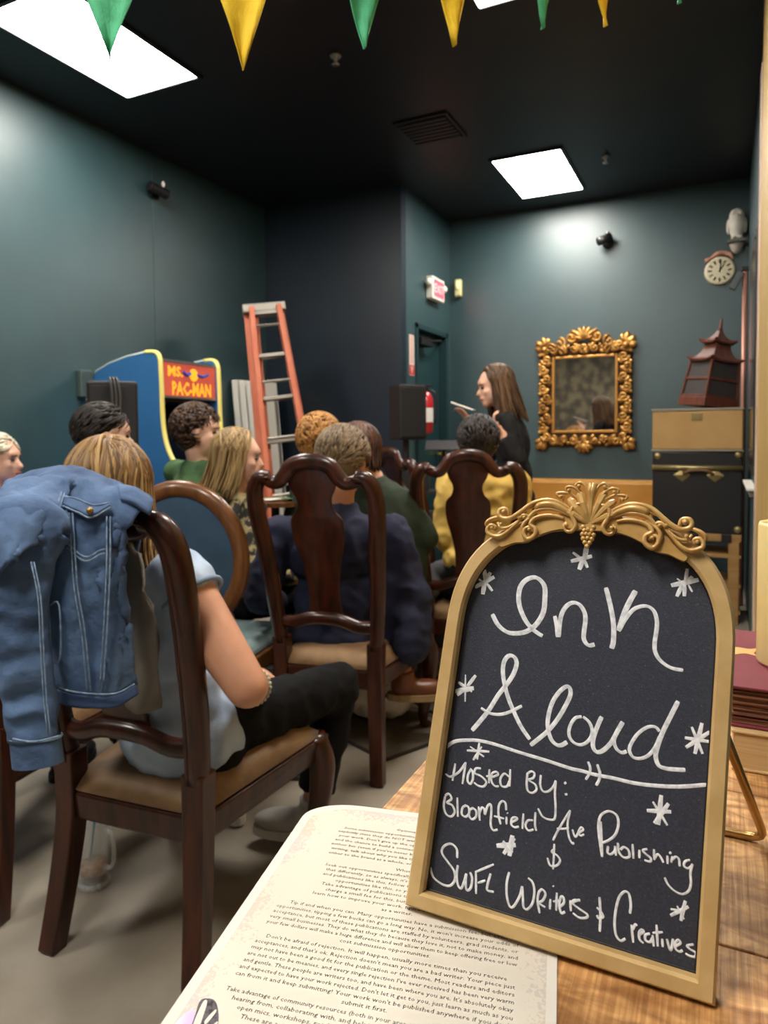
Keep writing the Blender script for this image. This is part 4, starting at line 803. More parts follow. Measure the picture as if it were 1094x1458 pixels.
def leaf(cx, cz, a, L, wd, y=-.045):
    M = Matrix.Translation((cx, y, cz)) @ Matrix.Rotation(-a, 4, 'Y')
    for k in (-1, 0, 1): mb.ball(M @ Vector((L*.45-abs(k)*L*.15, 0, k*wd*.35)), (L*.5-abs(k)*L*.12, .018, wd*.33), 8, 6, (Matrix.Rotation(-a-k*.45, 4, 'Y')).to_3x3())
for s in (-1, 1):
    xs = s*(hx+.078); k = 0; z = -hz-.05
    while z < hz+.03:
        curl(xs+s*.012*(1 if k % 2 else -1), z, .042, (0 if s > 0 else PI)+(k % 2)*PI, sgn=(1 if k % 2 else -1)*s)
        leaf(xs-s*.01, z+.03, PI/2+s*(.5 if k % 2 else -.5), .075, .05); mb.ball((xs+s*.04, -.05, z+.036), .017, 8, 6)
        z += .078; k += 1
for zz, sg in ((-hz-.08, -1), (hz+.075, 1)):
    for k in range(-3, 4):
        curl(k*.082, zz, .038, (PI/2 if k % 2 else -PI/2), sgn=1 if k > 0 else -1); leaf(k*.082+.035, zz-sg*.012, (0 if k > 0 else PI), .07, .045); mb.ball((k*.082+.04, -.05, zz+sg*.022), .014, 8, 6)
for s in (-1, 1):      # crest
    curl(s*.10, hz+.165, .052, PI/2, sgn=s, rad=.018); curl(s*.19, hz+.12, .048, PI/2, sgn=s, rad=.016); leaf(s*.05, hz+.13, PI/2-s*.5, .11, .07); leaf(s*.3, hz+.1, PI/2-s*.4, .10, .07); curl(s*.27, hz+.09, .04, 0, sgn=-s)
for k in range(5): leaf(0, hz+.15, PI/2+(k-2)*.45, .11, .055, -.06)
for k in range(5): leaf(0, -hz-.10, -PI/2+(k-2)*.5, .09, .05, -.055)
for sx_ in (-1, 1):
    for sz in (-1, 1): leaf(sx_*(hx+.085), sz*(hz+.085), math.atan2(sz, sx_), .10, .08); mb.ball((sx_*(hx+.08), -.055, sz*(hz+.08)), .026, 8, 6)
mb.build('carving', M_gilt, mi, smooth=True)

# ------------------------------------------------------------------ bench along the back wall
be = thing('banquette', 'mustard upholstered bench running along the back wall', 'bench', (-1.0, Y2-.016, 0))
M_must = mat('mustard_upholstery', 'b27b2c', .5, c2='bd8838', scale=6, sheen=.1)
MB().box(-.75, .75, -.14, 0, .40, .80).build('backrest', M_must, be, bevel=.03)
MB().box(-.75, .75, -.55, -.1405, .30, .43).build('seat', M_must, be, bevel=.03)
MB().box(-.73, .73, -.5, -.02, 0, .2995).build('base', M_wood2, be, bevel=.004)

# ------------------------------------------------------------------ luggage stack and pagoda at the right
x0, x1, yf = -.395, .108, 4.7
ls = thing('wooden_stand', 'wooden slatted stand carrying the trunks in the right corner', 'stand', ((x0+x1)/2, yf+.2, 0))
M_oak = mat('stand_oak', '9a7440', .5, c2='a98350', scale=6, stretch=(.6, 6, 6))
hx = (x1-x0)/2
MB().box(-hx, hx, -.2, .2, .50, .5445).build('top_board', M_oak, ls, bevel=.004)
for zz in (.40, .22, .06): MB().box(-hx, hx, -.2, .2, zz, zz+.022).build('shelf', M_oak, ls, bevel=.003)
for sx_ in (-1, 1):
    for sy in (-1, 1): MB().box(sx_*(hx-.04)-.03, sx_*(hx-.04)+.03, sy*.19-.012, sy*.19+.012, 0, .4995).build('post', M_oak, ls, bevel=.003)
for xx in (-.01, .17): MB().box(xx-.028, xx+.028, -.212, -.2, .495, .545).build('metal_bracket', M_black, ls, bevel=.004)
tk = thing('trunk', 'black trunk with brass bar and diamond fittings under the tan suitcase', 'trunk', ((x0+x1)/2, yf+.19, .545))
M_trk = mat('trunk_black', '17181b', .45, bump=.05, scale=40); M_brs = mat('aged_brass', '9a8a5e', .35, .7)
MB().box(-hx, hx, -.19, .19, 0, .40).build('body', M_trk, tk, bevel=.006)
MB().box(-hx, hx, -.19, .19, .402, .50).build('lid', M_trk, tk, bevel=.008)
MB().tube([(-hx-.004, -.196, .40), (hx+.004, -.196, .40)], .017, 10).build('brass_bar', M_brs, tk, smooth=True)
for xx in (-.08, .105):
    MB().add([(xx-.05, -.193, .355), (xx, -.193, .395), (xx+.05, -.193, .355), (xx, -.193, .315), (xx, -.202, .355)], [(0, 1, 4), (1, 2, 4), (2, 3, 4), (3, 0, 4)]).build('diamond_plate', M_brs, tk)
MB().tube(crom([(-.07, -.2, .36), (-.03, -.215, .385), (.055, -.215, .385), (.095, -.2, .36)], 4), .010, 8).build('handle', mat('brown_leather', '6b4a34', .5), tk, smooth=True)
for xx, zz in ((-hx+.03, .47), (hx-.02, .48), (hx-.02, .03), (-hx+.03, .03)): MB().ball((xx, -.19, zz), (.024, .012, .022), 10, 6).build('corner_cap', M_brs, tk, smooth=True)
su = thing('suitcase', 'tan hard suitcase with pale edging lying on the black trunk', 'suitcase', ((x0+x1)/2+.004, yf+.19, 1.046), math.radians(-1.5))
MB().box(-hx-.002, hx+.002, -.195, .19, .012, .248).build('body', mat('suitcase_tan', 'b08a52', .55, c2='bb955c', scale=5, bump=.03), su, bevel=.008)
mb = MB()
for z0, z1 in ((0, .0118), (.2482, .262)): mb.box(-hx-.008, hx+.008, -.2, .195, z0, z1)
mb.build('edging', mat('edging_grey', '8f8672', .5), su, bevel=.004)
MB().box(-.03, .03, -.203, -.1955, .19, .235).build('latch', M_brs, su, bevel=.002)
# pagoda birdcage, tilted
pg = thing('pagoda_birdcage', 'reddish brown wooden pagoda birdcage leaning on top of the tan suitcase', 'birdcage', (-.09, yf+.17, 1.318), math.radians(38))
pg.rotation_euler = (math.radians(4), math.radians(7), math.radians(40))
M_pg1 = mat('pagoda_red_wood', '55291b', .5, c2='6b3a28', scale=8, stretch=(5, 5, 1)); M_pg2_ = mat('pagoda_mesh', '3a3330', .6, bump=.5, scale=160)
def sq(h, z): return [(-h, -h, z), (h, -h, z), (h, h, z), (-h, h, z)]
MB().hexa(sq(.126, 0), sq(.124, .055)).build('base', M_pg1, pg, bevel=.004)
MB().hexa(sq(.112, .0555), sq(.094, .29)).build('mesh_wall', M_pg2_, pg)
for h0, h1, z0, z1 in ((.118, .117, .055, .07), (.110, .109, .165, .18), (.101, .10, .28, .293)): MB().hexa(sq(h0, z0), sq(h1, z1)).build('rail', M_pg1, pg, bevel=.002)
for sx_ in (-1, 1):
    for sy in (-1, 1): MB().tube([(sx_*.115, sy*.115, .055), (sx_*.096, sy*.096, .293)], .009, 4).build('corner_post', M_pg1, pg)
def roof(z0, e, z1, r1, lift_):
    rows = []
    for j in range(7):
        t = j/6; h = e+(r1-e)*(t**.6); z = z0+(z1-z0)*(t**1.5); row = []
        for i in range(33):
            k = i % 8; side = (i//8) % 4; s = k/8*2-1; u, v = [(s, -1), (1, s), (-s, 1), (-1, -s)][side]
            row.append(Vector((u*h, v*h, z+lift_*(abs(s)**4 if k else 1)*(1-t)**2)))
        rows.append(row)
    vs, fs = grid(rows); o = fin('roof', vs, fs, M_pg1, pg); s_ = o.modifiers.new('s', 'SOLIDIFY'); s_.thickness = .01
roof(.29, .118, .36, .058, .022)
MB().hexa(sq(.058, .355), sq(.052, .41)).build('upper_storey', M_pg1, pg, bevel=.002)
roof(.405, .080, .48, .012, .022)
MB().lathe([(.012, .475), (.016, .49), (.008, .505), (.012, .52), (.006, .535), (.008, .545), (.001, .56)], 12).build('finial', M_pg1, pg, smooth=True)
# copper pipe, black hook lamp, framed glass and white ledge on the right wall
pi_ = thing('copper_pipe', 'thin pinkish copper pipe standing upright in the right corner', 'pipe', (.1205, 5.25, 0))
MB().tube([(0, 0, 0), (0, 0, 2.22)], .017, 10).build('tube', mat('copper_pink', 'b5806c', .4, .3), pi_, smooth=True)
MB().box(-.022, .019, -.02, .02, 2.221, 2.25).build('bracket', M_black, pi_, bevel=.003)
MB().box(-.07, -.03, -.02, .02, 2.10, 2.22, Matrix.Translation((-.045, 0, 2.16)) @ Matrix.Rotation(.5, 4, 'Y') @ Matrix.Translation((.045, 0, -2.16))).build('lamp_arm', mat('arm_grey', '555a5c', .4), pi_, bevel=.004)
fr_ = thing('wall_frame', 'tall dark-framed glass panel on the right wall seen edge-on', 'picture frame', (XR-.001, 4.15, .95))
MB().box(-.02, 0, -.42, .42, 0, 1.2).build('frame', mat('frame_dark', '26221f', .4), fr_, bevel=.004)
MB().box(-.0225, -.0202, -.38, .38, .04, 1.16).build('glass', mat('frame_glass', '30363a', .1), fr_)
wl_ = thing('wall_ledge', 'thin white ledge on the right wall by the trunks', 'shelf', (XR-.001, 4.15, .875))
MB().box(-.045, 0, -.35, .35, 0, .014).build('ledge_board', M_white, wl_, bevel=.003)
MB().box(-.03, 0, -.33, .33, -.03, -.0005).build('ledge_support', mat('ledge_grey', '8a8278', .5), wl_)

# ------------------------------------------------------------------ floor things
rg = thing('floor_mat', 'dark brown floor mat with a corner under the middle chair', 'mat', (-1.064, 2.192, 0))
a = math.atan2(2.413-2.192, -.954+1.064); 
dv = Vector((-.954+1.064, .221, 0)).normalized(); du_ = Vector((-1.241+1.064, .076, 0)).normalized()
mb = MB().hexa([du_*0, dv*1.5, dv*1.5+du_*1.6, du_*1.6], [Vector((0, 0, .006)), dv*1.5+Vector((0, 0, .006)), dv*1.5+du_*1.6+Vector((0, 0, .006)), du_*1.6+Vector((0, 0, .006))])
mb.build('rug_pile', mat('mat_brown', '4b4238', .9, c2='554b40', scale=20, bump=.3, bscale=300), rg)
mb = MB(); ov = Vector((0, 0, .007))
mb.tube([dv*1.5+ov, ov, du_*1.6+ov], .007, 6).build('binding', mat('mat_edge', '211c18', .8), rg)
# glass mug under the front chair
mg = thing('glass_mug', 'tall handled glass mug with a straw and dregs on the floor under the front chair', 'mug', (-1.452, 1.262, 0))
def glassmat():
    m = bpy.data.materials.new('clear_glass'); m.use_nodes = True; b = m.node_tree.nodes['Principled BSDF']
    b.inputs['Base Color'].default_value = (.8, .82, .8, 1); b.inputs['Roughness'].default_value = .06; b.inputs['Alpha'].default_value = .26; return m
    b.inputs['Base Color'].default_value = (.92, .95, .95, 1); b.inputs['Roughness'].default_value = .05; b.inputs['Transmission Weight'].default_value = 1; b.inputs['IOR'].default_value = 1.08; return m
M_gl = glassmat()
MB().lathe([(.034, .022), (.036, .03), (.040, .17), (.0415, .173), (.038, .17), (.033, .034), (.001, .032)], 28).build('body', M_gl, mg, smooth=True)
mb = MB().lathe([(.036, 0), (.038, .006), (.036, .014), (.033, .02), (.001, .021)], 28)
for i in range(16): mb.ball((.036*math.cos(i*PI/8), .036*math.sin(i*PI/8), .009), (.008, .008, .009), 8, 6)
mb.build('beaded_foot', M_gl, mg, smooth=True)
MB().tube(crom([(.038, 0, .155), (.066, 0, .15), (.074, 0, .11), (.066, 0, .065), (.037, 0, .055)], 5), .0055, 8).build('handle', M_gl, mg, smooth=True)
MB().lathe([(.001, .0345), (.0315, .0345), (.0325, .058), (.001, .058)], 24).build('dregs', mat('dregs_orange', 'b0683a', .4, c2='d8c0a0', scale=60), mg, smooth=True)
MB().tube([(-.012, .0, .06), (.004, .01, .2)], .0028, 6).build('straw', mat('straw_blue', '5f8fb0', .4), mg)
# white tote bags with black straps
M_tote = mat('tote_white', 'dcd7ce', .8, c2='e6e2da', scale=12, bump=.3)
def tote(loc, rz, sx_, sy, sz, label, seed):
    t = thing('tote_bag', label, 'bag', loc, rz); random.seed(seed)
    mb = MB()
    mb.ball((0, 0, sz*.42), (sx_, sy, sz*.42), 14, 10); mb.ball((sx_*.4, 0, sz*.35), (sx_*.8, sy*.7, sz*.3), 12, 8); mb.ball((-sx_*.5, .01, sz*.5), (sx_*.5, sy*.8, sz*.4), 12, 8)
    o = remesh(mb, 'cloth_body', M_tote, None, .01, 2, .014, .07); o.parent = t
    mn = min(v.co.z for v in o.data.vertices)
    for v in o.data.vertices: v.co.z = max(v.co.z-mn, 0)+.0005
    P = crom([(-sx_*.3, -sy*.8, sz*.55), (sx_*.4, -sy*1.1, sz*.7), (sx_*1.2, -sy*.8, sz*.25), (sx_*1.6, -sy*.3, .012), (sx_*1.2, 0, .02)], 5)
    MB().tube(P, .008, 6, flat=.4).build('strap', M_blk_fab, t, smooth=True)
tote((-1.235, 2.53, .007), .5, .16, .1, .19, 'white cloth bag lying on the floor by the middle chair\'s rear leg', 1)
tote((-1.50, 1.88, .0), .4, .17, .09, .13, 'white cloth bag on the floor left of the blonde woman\'s sneaker', 2)
# small side table with papers between the girl and the navy jacket
p = at(392, 712, 3.3)
st = thing('side_table', 'small round table with leaflets beyond the girl with long hair', 'table', (p.x, p.y, 0))
MB().lathe([(.001, p.z-.02), (.17, p.z-.02), (.17, p.z), (.001, p.z)], 28).build('tabletop', M_wood2, st)
MB().tube([(0, 0, .02), (0, 0, p.z-.02)], .02, 10).build('pedestal', M_black, st); MB().lathe([(.13, 0), (.13, .015), (.02, .03)], 24).build('foot', M_black, st)
random.seed(5)
for i in range(4):
    M = Matrix.Translation((p.x-.1+i*.06, p.y-.05+.05*(i % 2), p.z+.002+.003*i)) @ Matrix.Rotation(i*.7, 4, 'Z')
    o = MB().box(-.05, .05, -.035, .035, 0, .002).build('leaflet', [M_white, mat('green_print', '6b8a5e', .6)][i % 2], None); o.matrix_world = M
    tag(o, 'small %s leaflet on the round side table' % ['white leftmost', 'green left-hand', 'white right-hand', 'green rightmost'][i], 'leaflet', 'leaflets on the round side table')
# equipment cart with black crates beside the speaker
p = at(607, 715, 4.4)
eq = thing('equipment_rack', 'black wire equipment rack between the two dark chairs below the loudspeaker', 'rack', (p.x, p.y, 0), math.radians(20))
for zz in (.30, .55, .80): MB().box(-.2, .2, -.13, .13, zz, zz+.015).build('shelf', M_black, eq)
for sx_ in (-1, 1):
    for sy in (-1, 1): MB().tube([(sx_*.19, sy*.12, 0), (sx_*.19, sy*.12, 1.0)], .009, 6).build('post', M_black, eq)
for k, (xx, zz) in enumerate(((-.08, .316), (.08, .566), (-.06, .816))): MB().box(xx-.08, xx+.08, -.1, .1, zz, zz+.13).build('device', [M_black, mat('device_grey', '2c2f31', .4), M_black][k], eq, bevel=.005)
ms = at(632, 638, 4.25)
mu = thing('music_stand', 'dark music stand in front of the standing woman', 'stand', (ms.x, ms.y, 0), math.radians(20))
MB().tube([(0, 0, .02), (0, 0, ms.z)], .011, 8).build('pole', M_black, mu)
MB().box(-.11, .11, -.08, .08, 0, .006, Matrix.Translation((0, 0, ms.z+.015)) @ Matrix.Rotation(.35, 4, 'X')).build('tray', mat('stand_grey', '23282a', .4), mu, bevel=.002)
for k in range(3): a = k*2.094; MB().tube([(0, 0, .12), (.2*math.cos(a), .2*math.sin(a), .01)], .009, 6).build('leg', M_black, mu)

# ------------------------------------------------------------------ people
def hairmat(name, cols, rough=.45):
    if name in MATS: return MATS[name]
    m = mat(name, cols[1], rough); N = m.node_tree.nodes; L = m.node_tree.links; b = N['Principled BSDF']
    a = N.new('ShaderNodeAttribute'); a.attribute_name = 'lock'; r = N.new('ShaderNodeValToRGB')
    r.color_ramp.elements[0].color = lin(cols[0]); r.color_ramp.elements[1].color = lin(cols[2]); e = r.color_ramp.elements.new(.55); e.color = lin(cols[1])
    L.new(a.outputs['Fac'], r.inputs[0]); L.new(r.outputs[0], b.inputs['Base Color']); b.inputs['Specular IOR Level'].default_value = .35
    return m
def rotm(yawdeg, pitch=0, roll=0): return Matrix.Rotation(math.radians(yawdeg), 3, 'Z') @ Matrix.Rotation(math.radians(pitch), 3, 'X') @ Matrix.Rotation(math.radians(roll), 3, 'Y')
def hair(parent, hc, HR, style, m, seed=1, n=160, L=.25, rad=.006, sc=1.0, forward=0, spread=.03):
    random.seed(seed); mb = MB(); val = []
    Hd = lambda v: hc+HR @ (Vector(v)*sc)
    def seg(P, rs, val_):
        k = len(mb.v); mb.tube([Hd(p) for p in P], [r*sc for r in rs], 6, flat=.7); val.extend([val_]*(len(mb.v)-k))
    def ball(c, r, v):
        k = len(mb.v); mb.ball(Hd(c), tuple(x*sc for x in r), 18, 12, HR); val.extend([v]*(len(mb.v)-k))
    E0 = Vector((0, -.024, .032)); ER = Vector((.084, .100, .093))
    S = lambda d, lift=0: Vector((E0.x+d.x*(ER.x+lift), E0.y+d.y*(ER.y+lift), E0.z+d.z*(ER.z+lift)))
    ball((0, -.03, .040), (.081, .094, .085), .3); ball((0, -.045, -.02), (.071, .068, .07), .3)
    for i in range(n):
        v = random.random()
        if style == 'long':
            s = random.choice((-1, 1)); phi = math.radians(random.uniform(62, 180) if random.random() < .8 else random.uniform(58, 90))
            d0 = Vector((s*.08, random.uniform(-.7, .62), 1)); d0.normalize()
            d1 = Vector((s*math.sin(phi), math.cos(phi), -.12)).normalized(); P = []; 
            lift = random.uniform(-.002, .007)
            for t in (0, .2, .4, .6, .8, 1): d = d0.lerp(d1, t).normalized(); P.append(S(d, lift))
            e = P[-1]; out = Vector((e.x, e.y+.03, 0)).normalized(); LL = L*random.uniform(.75, 1.05); w1, w2 = random.uniform(-1, 1), random.uniform(-1, 1)
            for t in (.25, .5, .75, 1):
                P.append(e+Vector((0, 0, -LL*t))+out*(-.012*t+spread*t*random.uniform(.2, .5))+Vector((w1*.012*t, w2*.012*t+forward*t*t, 0)))
            P = crom(P, 2); k = len(P); seg(P, [rad*(.6+.5*math.sin(PI*min(1, j/(k-1)*1.15+.1))) if j < k-1 else rad*.15 for j in range(k)], v)
        else:
            while True:
                d = Vector((random.gauss(0, 1), random.gauss(-.15, 1), random.gauss(.35, 1))).normalized()
                if d.z < -.75: continue
                if d.y > .35 and d.z < .45-.3*abs(d.x): continue
                if abs(d.x) > .6 and d.y > .1 and d.z < .1: continue
                break
            g = Vector((random.uniform(-.16, .16)+d.x*.3, -.55+random.uniform(-.12, .12), -.45)) if style == 'short' else Vector((random.uniform(-1, 1), random.uniform(-1, 1), random.uniform(-1, .4)))
            tg = (g-d*g.dot(d)).normalized(); LL = L*random.uniform(.7, 1.2); P = []
            for t in (0, .33, .66, 1): P.append(S((d+tg*LL*t/.09*.9).normalized(), (.004+.010*math.sin(t*PI))*(1.7 if style == 'curly' else .8)))
            if min(p.y for p in P) > -.5 and max(p.y for p in P if p.z < .05) > .07 if any(p.z < .05 for p in P) else False: continue
            seg(P, [rad*.7, rad, rad*.9, rad*.2], v)
    o = mb.build('hair', m, parent, smooth=True, world=True)
    at_ = o.data.attributes.new('lock', 'FLOAT', 'POINT'); at_.data.foreach_set('value', val)
    return o
def handel(mb, wr, d, nrm, side, curl=.5, sc=1.0):
    wr = Vector(wr); d = Vector(d).normalized(); nrm = Vector(nrm); nrm = (nrm-d*nrm.dot(d)).normalized(); x = d.cross(nrm)*side
    M = Matrix((x, d, nrm)).transposed()
    mb.ball(wr+d*.045*sc, (.036*sc, .05*sc, .014*sc), 12, 8, M)
    for k, (ox, L) in enumerate(((-.027, .072), (-.009, .082), (.009, .076), (.026, .06))):
        p = wr+(x*ox+d*.085)*sc; a = 0; r = .0082*sc
        for j in range(3):
            a += curl*(.5+.25*j); q = p+(d*math.cos(a)-nrm*math.sin(a)+x*ox*2)*L*sc*(.42, .32, .26)[j]
            cap(mb, p, r, q, r*.92, 8); p = q; r *= .92
    p = wr+(x*-.03+d*.03)*sc; q = p+(x*-.022+d*.03-nrm*.01)*sc; cap(mb, p, .0115*sc, q, .0095*sc, 8); cap(mb, q, .0095*sc, q+(x*-.004+d*.028-nrm*.012*curl)*sc, .008*sc, 8)
def person(label, O, yd, skin, top=None, pants=None, shoes=None, k=1.0, seat=.40, standing=False, lean=.0, head=None, hyaw=None, hpitch=0, hroll=0, J=None, sleeve='long',
           hairst=None, vox=.011, hsc=1.0, build=1.0, neckline=.0, face=True, hands=(.5, .5), fold=.006, lips='a85a50', extra=None, nudge=None, shirttail=.0, armk=1.0):
    f = sit_frame(O, yd); t = thing('person', label, 'person', (O[0], O[1], 0))
    if standing:
        z = {'pelvis': (0, 0, .93), 'waist': (0, .0, 1.07), 'chest': (0, lean*.5, 1.25), 'neck': (0, lean, 1.42), 'shR': (.165, lean*.8, 1.36), 'shL': (-.165, lean*.8, 1.36), 'hipR': (.085, 0, .88), 'hipL': (-.085, 0, .88),
             'knR': (.09, .02, .49), 'knL': (-.09, .02, .49), 'anR': (.09, 0, .09), 'anL': (-.09, 0, .09), 'elR': (.24, .0, 1.1), 'elL': (-.24, 0, 1.1), 'wrR': (.2, .22, 1.05), 'wrL': (-.2, .22, 1.05)}
        z = {a: (b[0]*build, b[1], b[2]*k) for a, b in z.items()}
    else:
        s = seat+.09
        z = {'pelvis': (0, 0, s), 'waist': (0, .01+lean*.25, s+.15*k), 'chest': (0, .01+lean*.65, s+.31*k), 'neck': (0, lean, s+.45*k), 'shR': (.165, lean*.92, s+.41*k), 'shL': (-.165, lean*.92, s+.41*k), 'hipR': (.09, .03, s-.01), 'hipL': (-.09, .03, s-.01),
             'knR': (.12, .42, s+.0), 'knL': (-.12, .42, s+.0), 'anR': (.12, .40, .09), 'anL': (-.12, .40, .09), 'elR': (.23, lean*.7+.06, s+.16*k), 'elL': (-.23, lean*.7+.06, s+.16*k), 'wrR': (.12, lean*.7+.25, s+.08), 'wrL': (-.12, lean*.7+.25, s+.08)}
        z = {a: (b[0]*build, b[1], b[2]) for a, b in z.items()}
    W = {a: f(*b) for a, b in z.items()}
    for a, b in (J or {}).items(): W[a] = Vector(b)
    HR = rotm(yd if hyaw is None else hyaw, hpitch, hroll)
    hc = Vector(head) if head is not None else W['neck']+f(0, .03, .135*k)-f(0, 0, 0)+Vector((0, 0, 0))
    H = lambda v: hc+HR @ (Vector(v)*hsc)
    upv = (W['neck']-W['pelvis']).normalized(); side = (W['shR']-W['shL']).normalized(); fw = upv.cross(side) if True else None
    if fw.dot(f(0, 1, 0)-f(0, 0, 0)) < 0: fw = -fw
    T = Matrix((side, fw, upv)).transposed()
    # --- the body: one continuous skin surface
    b = MB()
    b.ball(H((0, -.012, .03)), (.073*hsc, .090*hsc, .084*hsc), 18, 12, HR); b.ball(H((0, .022, -.028)), (.058*hsc, .062*hsc, .078*hsc), 18, 12, HR)
    b.ball(H((0, .058, -.082)), .028*hsc, 12, 8); b.ball(H((0, .066, .035)), (.05*hsc, .02*hsc, .025*hsc), 12, 8, HR)
    cap(b, H((0, .080, .008)), .008*hsc, H((0, .099, -.024)), .0125*hsc, 8)
    for s in (-1, 1): b.ball(H((s*.073, -.006, -.008)), (.009*hsc, .019*hsc, .029*hsc), 10, 8, HR); b.ball(H((s*.034, .052, -.018)), .024*hsc, 10, 8)
    b.ball(H((0, .080, -.055)), (.024*hsc, .014*hsc, .013*hsc), 10, 8, HR)
    cap(b, H((0, -.022, -.07)), .050*hsc, W['neck'], .054*build)
    B = build
    b.ball(W['chest'], (.145*B, .095*B, .15), 16, 12, T); b.ball(W['waist'], (.12*B, .085*B, .12), 16, 12, T); b.ball(W['pelvis'], (.15*B, .11*B, .10), 16, 12, T)
    cap(b, W['shL'], .05*B, W['shR'], .05*B)
    for s in 'RL':
        cap(b, W['sh'+s], .050*B*armk, W['el'+s], .040*B*(armk*.5+.5)); cap(b, W['el'+s], .040*B*(armk*.5+.5), W['wr'+s], .025*armk)
        cap(b, W['hip'+s], .075*B, W['kn'+s], .055*B); cap(b, W['kn'+s], .052*B, W['an'+s], .034)
        d = (W['wr'+s]-W['el'+s]).normalized(); handel(b, W['wr'+s], d, (0, 0, 1) if abs(d.z) < .8 else fw, 1 if s == 'R' else -1, hands[0 if s == 'R' else 1])
        fr3 = rotm((nudge or {}).get(s, yd)); fd = fr3 @ Vector((0, 1, 0)); b.ball(W['an'+s]+fd*.06-Vector((0, 0, .045)), (.032, .10, .026), 12, 8, fr3)
    body = remesh(b, 'body', skin, t, vox*.8, 3)
    if face:
        for s in (-1, 1): MB().ball(H((s*.031, .074, .006)), (.013*hsc, .008*hsc, .0075*hsc), 10, 8, HR).build('eye', mat('eye_dark', '2e2622', .2), t, smooth=True, world=True)
        for s in (-1, 1): MB().tube([H((s*.048, .076, .024)), H((s*.032, .084, .029)), H((s*.015, .085, .026))], .003*hsc, 6).build('eyebrow', mat('brow_brown', '5b4030', .7), t, world=True)
        MB().tube([H((-.022, .085, -.055)), H((0, .096, -.053)), H((.022, .085, -.055))], [.003*hsc, .006*hsc, .003*hsc], 8).build('lips', mat('lips_'+lips, lips, .5), t, smooth=True, world=True)
    if top:
        c_ = MB(); e = .014
        c_.ball(W['chest'], (.155*B+e, .105*B+e, .16), 18, 12, T); c_.ball(W['waist'], (.135*B+e, .10*B+e, .15), 18, 12, T)
        c_.ball(W['pelvis']+upv*.02, (.155*B+e, .118*B+e, .09+shirttail), 18, 12, T); cap(c_, W['shL'], .058*B, W['shR'], .058*B)
        cap(c_, W['neck']-upv*.05, .085*B, W['neck']-upv*.0, .062*B, flat1=True)
        for s in 'RL':
            if sleeve == 'long': cap(c_, W['sh'+s], .062*B, W['el'+s], .052*B); cap(c_, W['el'+s], .052*B, W['wr'+s].lerp(W['el'+s], .08), .038, flat1=True)
            elif sleeve == 'short': cap(c_, W['sh'+s], .062*B, W['sh'+s].lerp(W['el'+s], .7), .060*B, flat1=True)
        if extra: extra(c_, W, T, f)
        remesh(c_, 'top', top, t, vox, 4, fold, .09)
    if pants:
        c_ = MB(); c_.ball(W['pelvis']-upv*.03, (.16*B, .125*B, .09), 16, 10, T)
        for s in 'RL':
            cap(c_, W['hip'+s], .088*B, W['kn'+s], .066*B); cap(c_, W['kn'+s], .066*B, W['an'+s].lerp(W['kn'+s], .12), .052, flat1=True)
        remesh(c_, 'trousers', pants, t, vox, 4, fold, .08)
    if shoes:
        for s in 'RL':
            c_ = MB(); A = W['an'+s]; R_ = rotm((nudge or {}).get(s, yd)); fd = R_ @ Vector((0, 1, 0))
            c_.ball(A+fd*.075-Vector((0, 0, .050)), (.042, .10, .034), 14, 10, R_); c_.ball(A+fd*.0-Vector((0, 0, .035)), (.040, .052, .05), 14, 10, R_); cap(c_, A-Vector((0, 0, .02)), .04, A+Vector((0, 0, .02)), .042, flat1=True)
            sh = remesh(c_, 'shoe', shoes[0], t, .008, 3)
            s_ = MB(); P = [A+R_ @ Vector((.046*math.cos(q)*(1 if math.sin(q) < 0 else 1.0), .055+.12*math.sin(q), -min(A.z, .088))) for q in [2*PI*i/20 for i in range(20)]]
            s_.add(P+[p+Vector((0, 0, .024)) for p in P], [tuple(range(20))[::-1], tuple(range(20, 40))]+[(i, (i+1) % 20, 20+(i+1) % 20, 20+i) for i in range(20)])
            s_.build('sole', shoes[1], sh, world=True)
    if hairst: hair(t, hc, HR, hairst[0], hairmat(*hairst[1]), sc=hsc, **hairst[2])
    return t, W, hc, HR
BLOND = ('hair_blond', ('5c432a', '8c6a41', 'bd9860')); BROWN = ('hair_brown', ('2a1c14', '3f2c20', '6b4c34')); LBROWN = ('hair_light_brown', ('4a3a2a', '6e5a42', '97805e'))
GING = ('hair_ginger', ('70481e', 'a57234', 'cf9a55')); PLAT = ('hair_platinum', ('b0a890', 'd4ccb4', 'efe8d4')); DARK = ('hair_dark', ('120f0e', '1f1916', '3a2e28')); DBL = ('hair_dark_blond', ('6b5436', '94784e', 'c2a674'))
M_denim_l = mat('chambray', '9db3d0', .8, c2='b4c6dc', scale=14, bump=.1, bscale=200)
M_pants = mat('black_trousers', '0b0b0d', .85, bump=.1, scale=60, spec=.2)
M_sneak = (mat('sneaker_white', 'b5b0a8', .6), mat('sneaker_sole', 'cfcac0', .6))
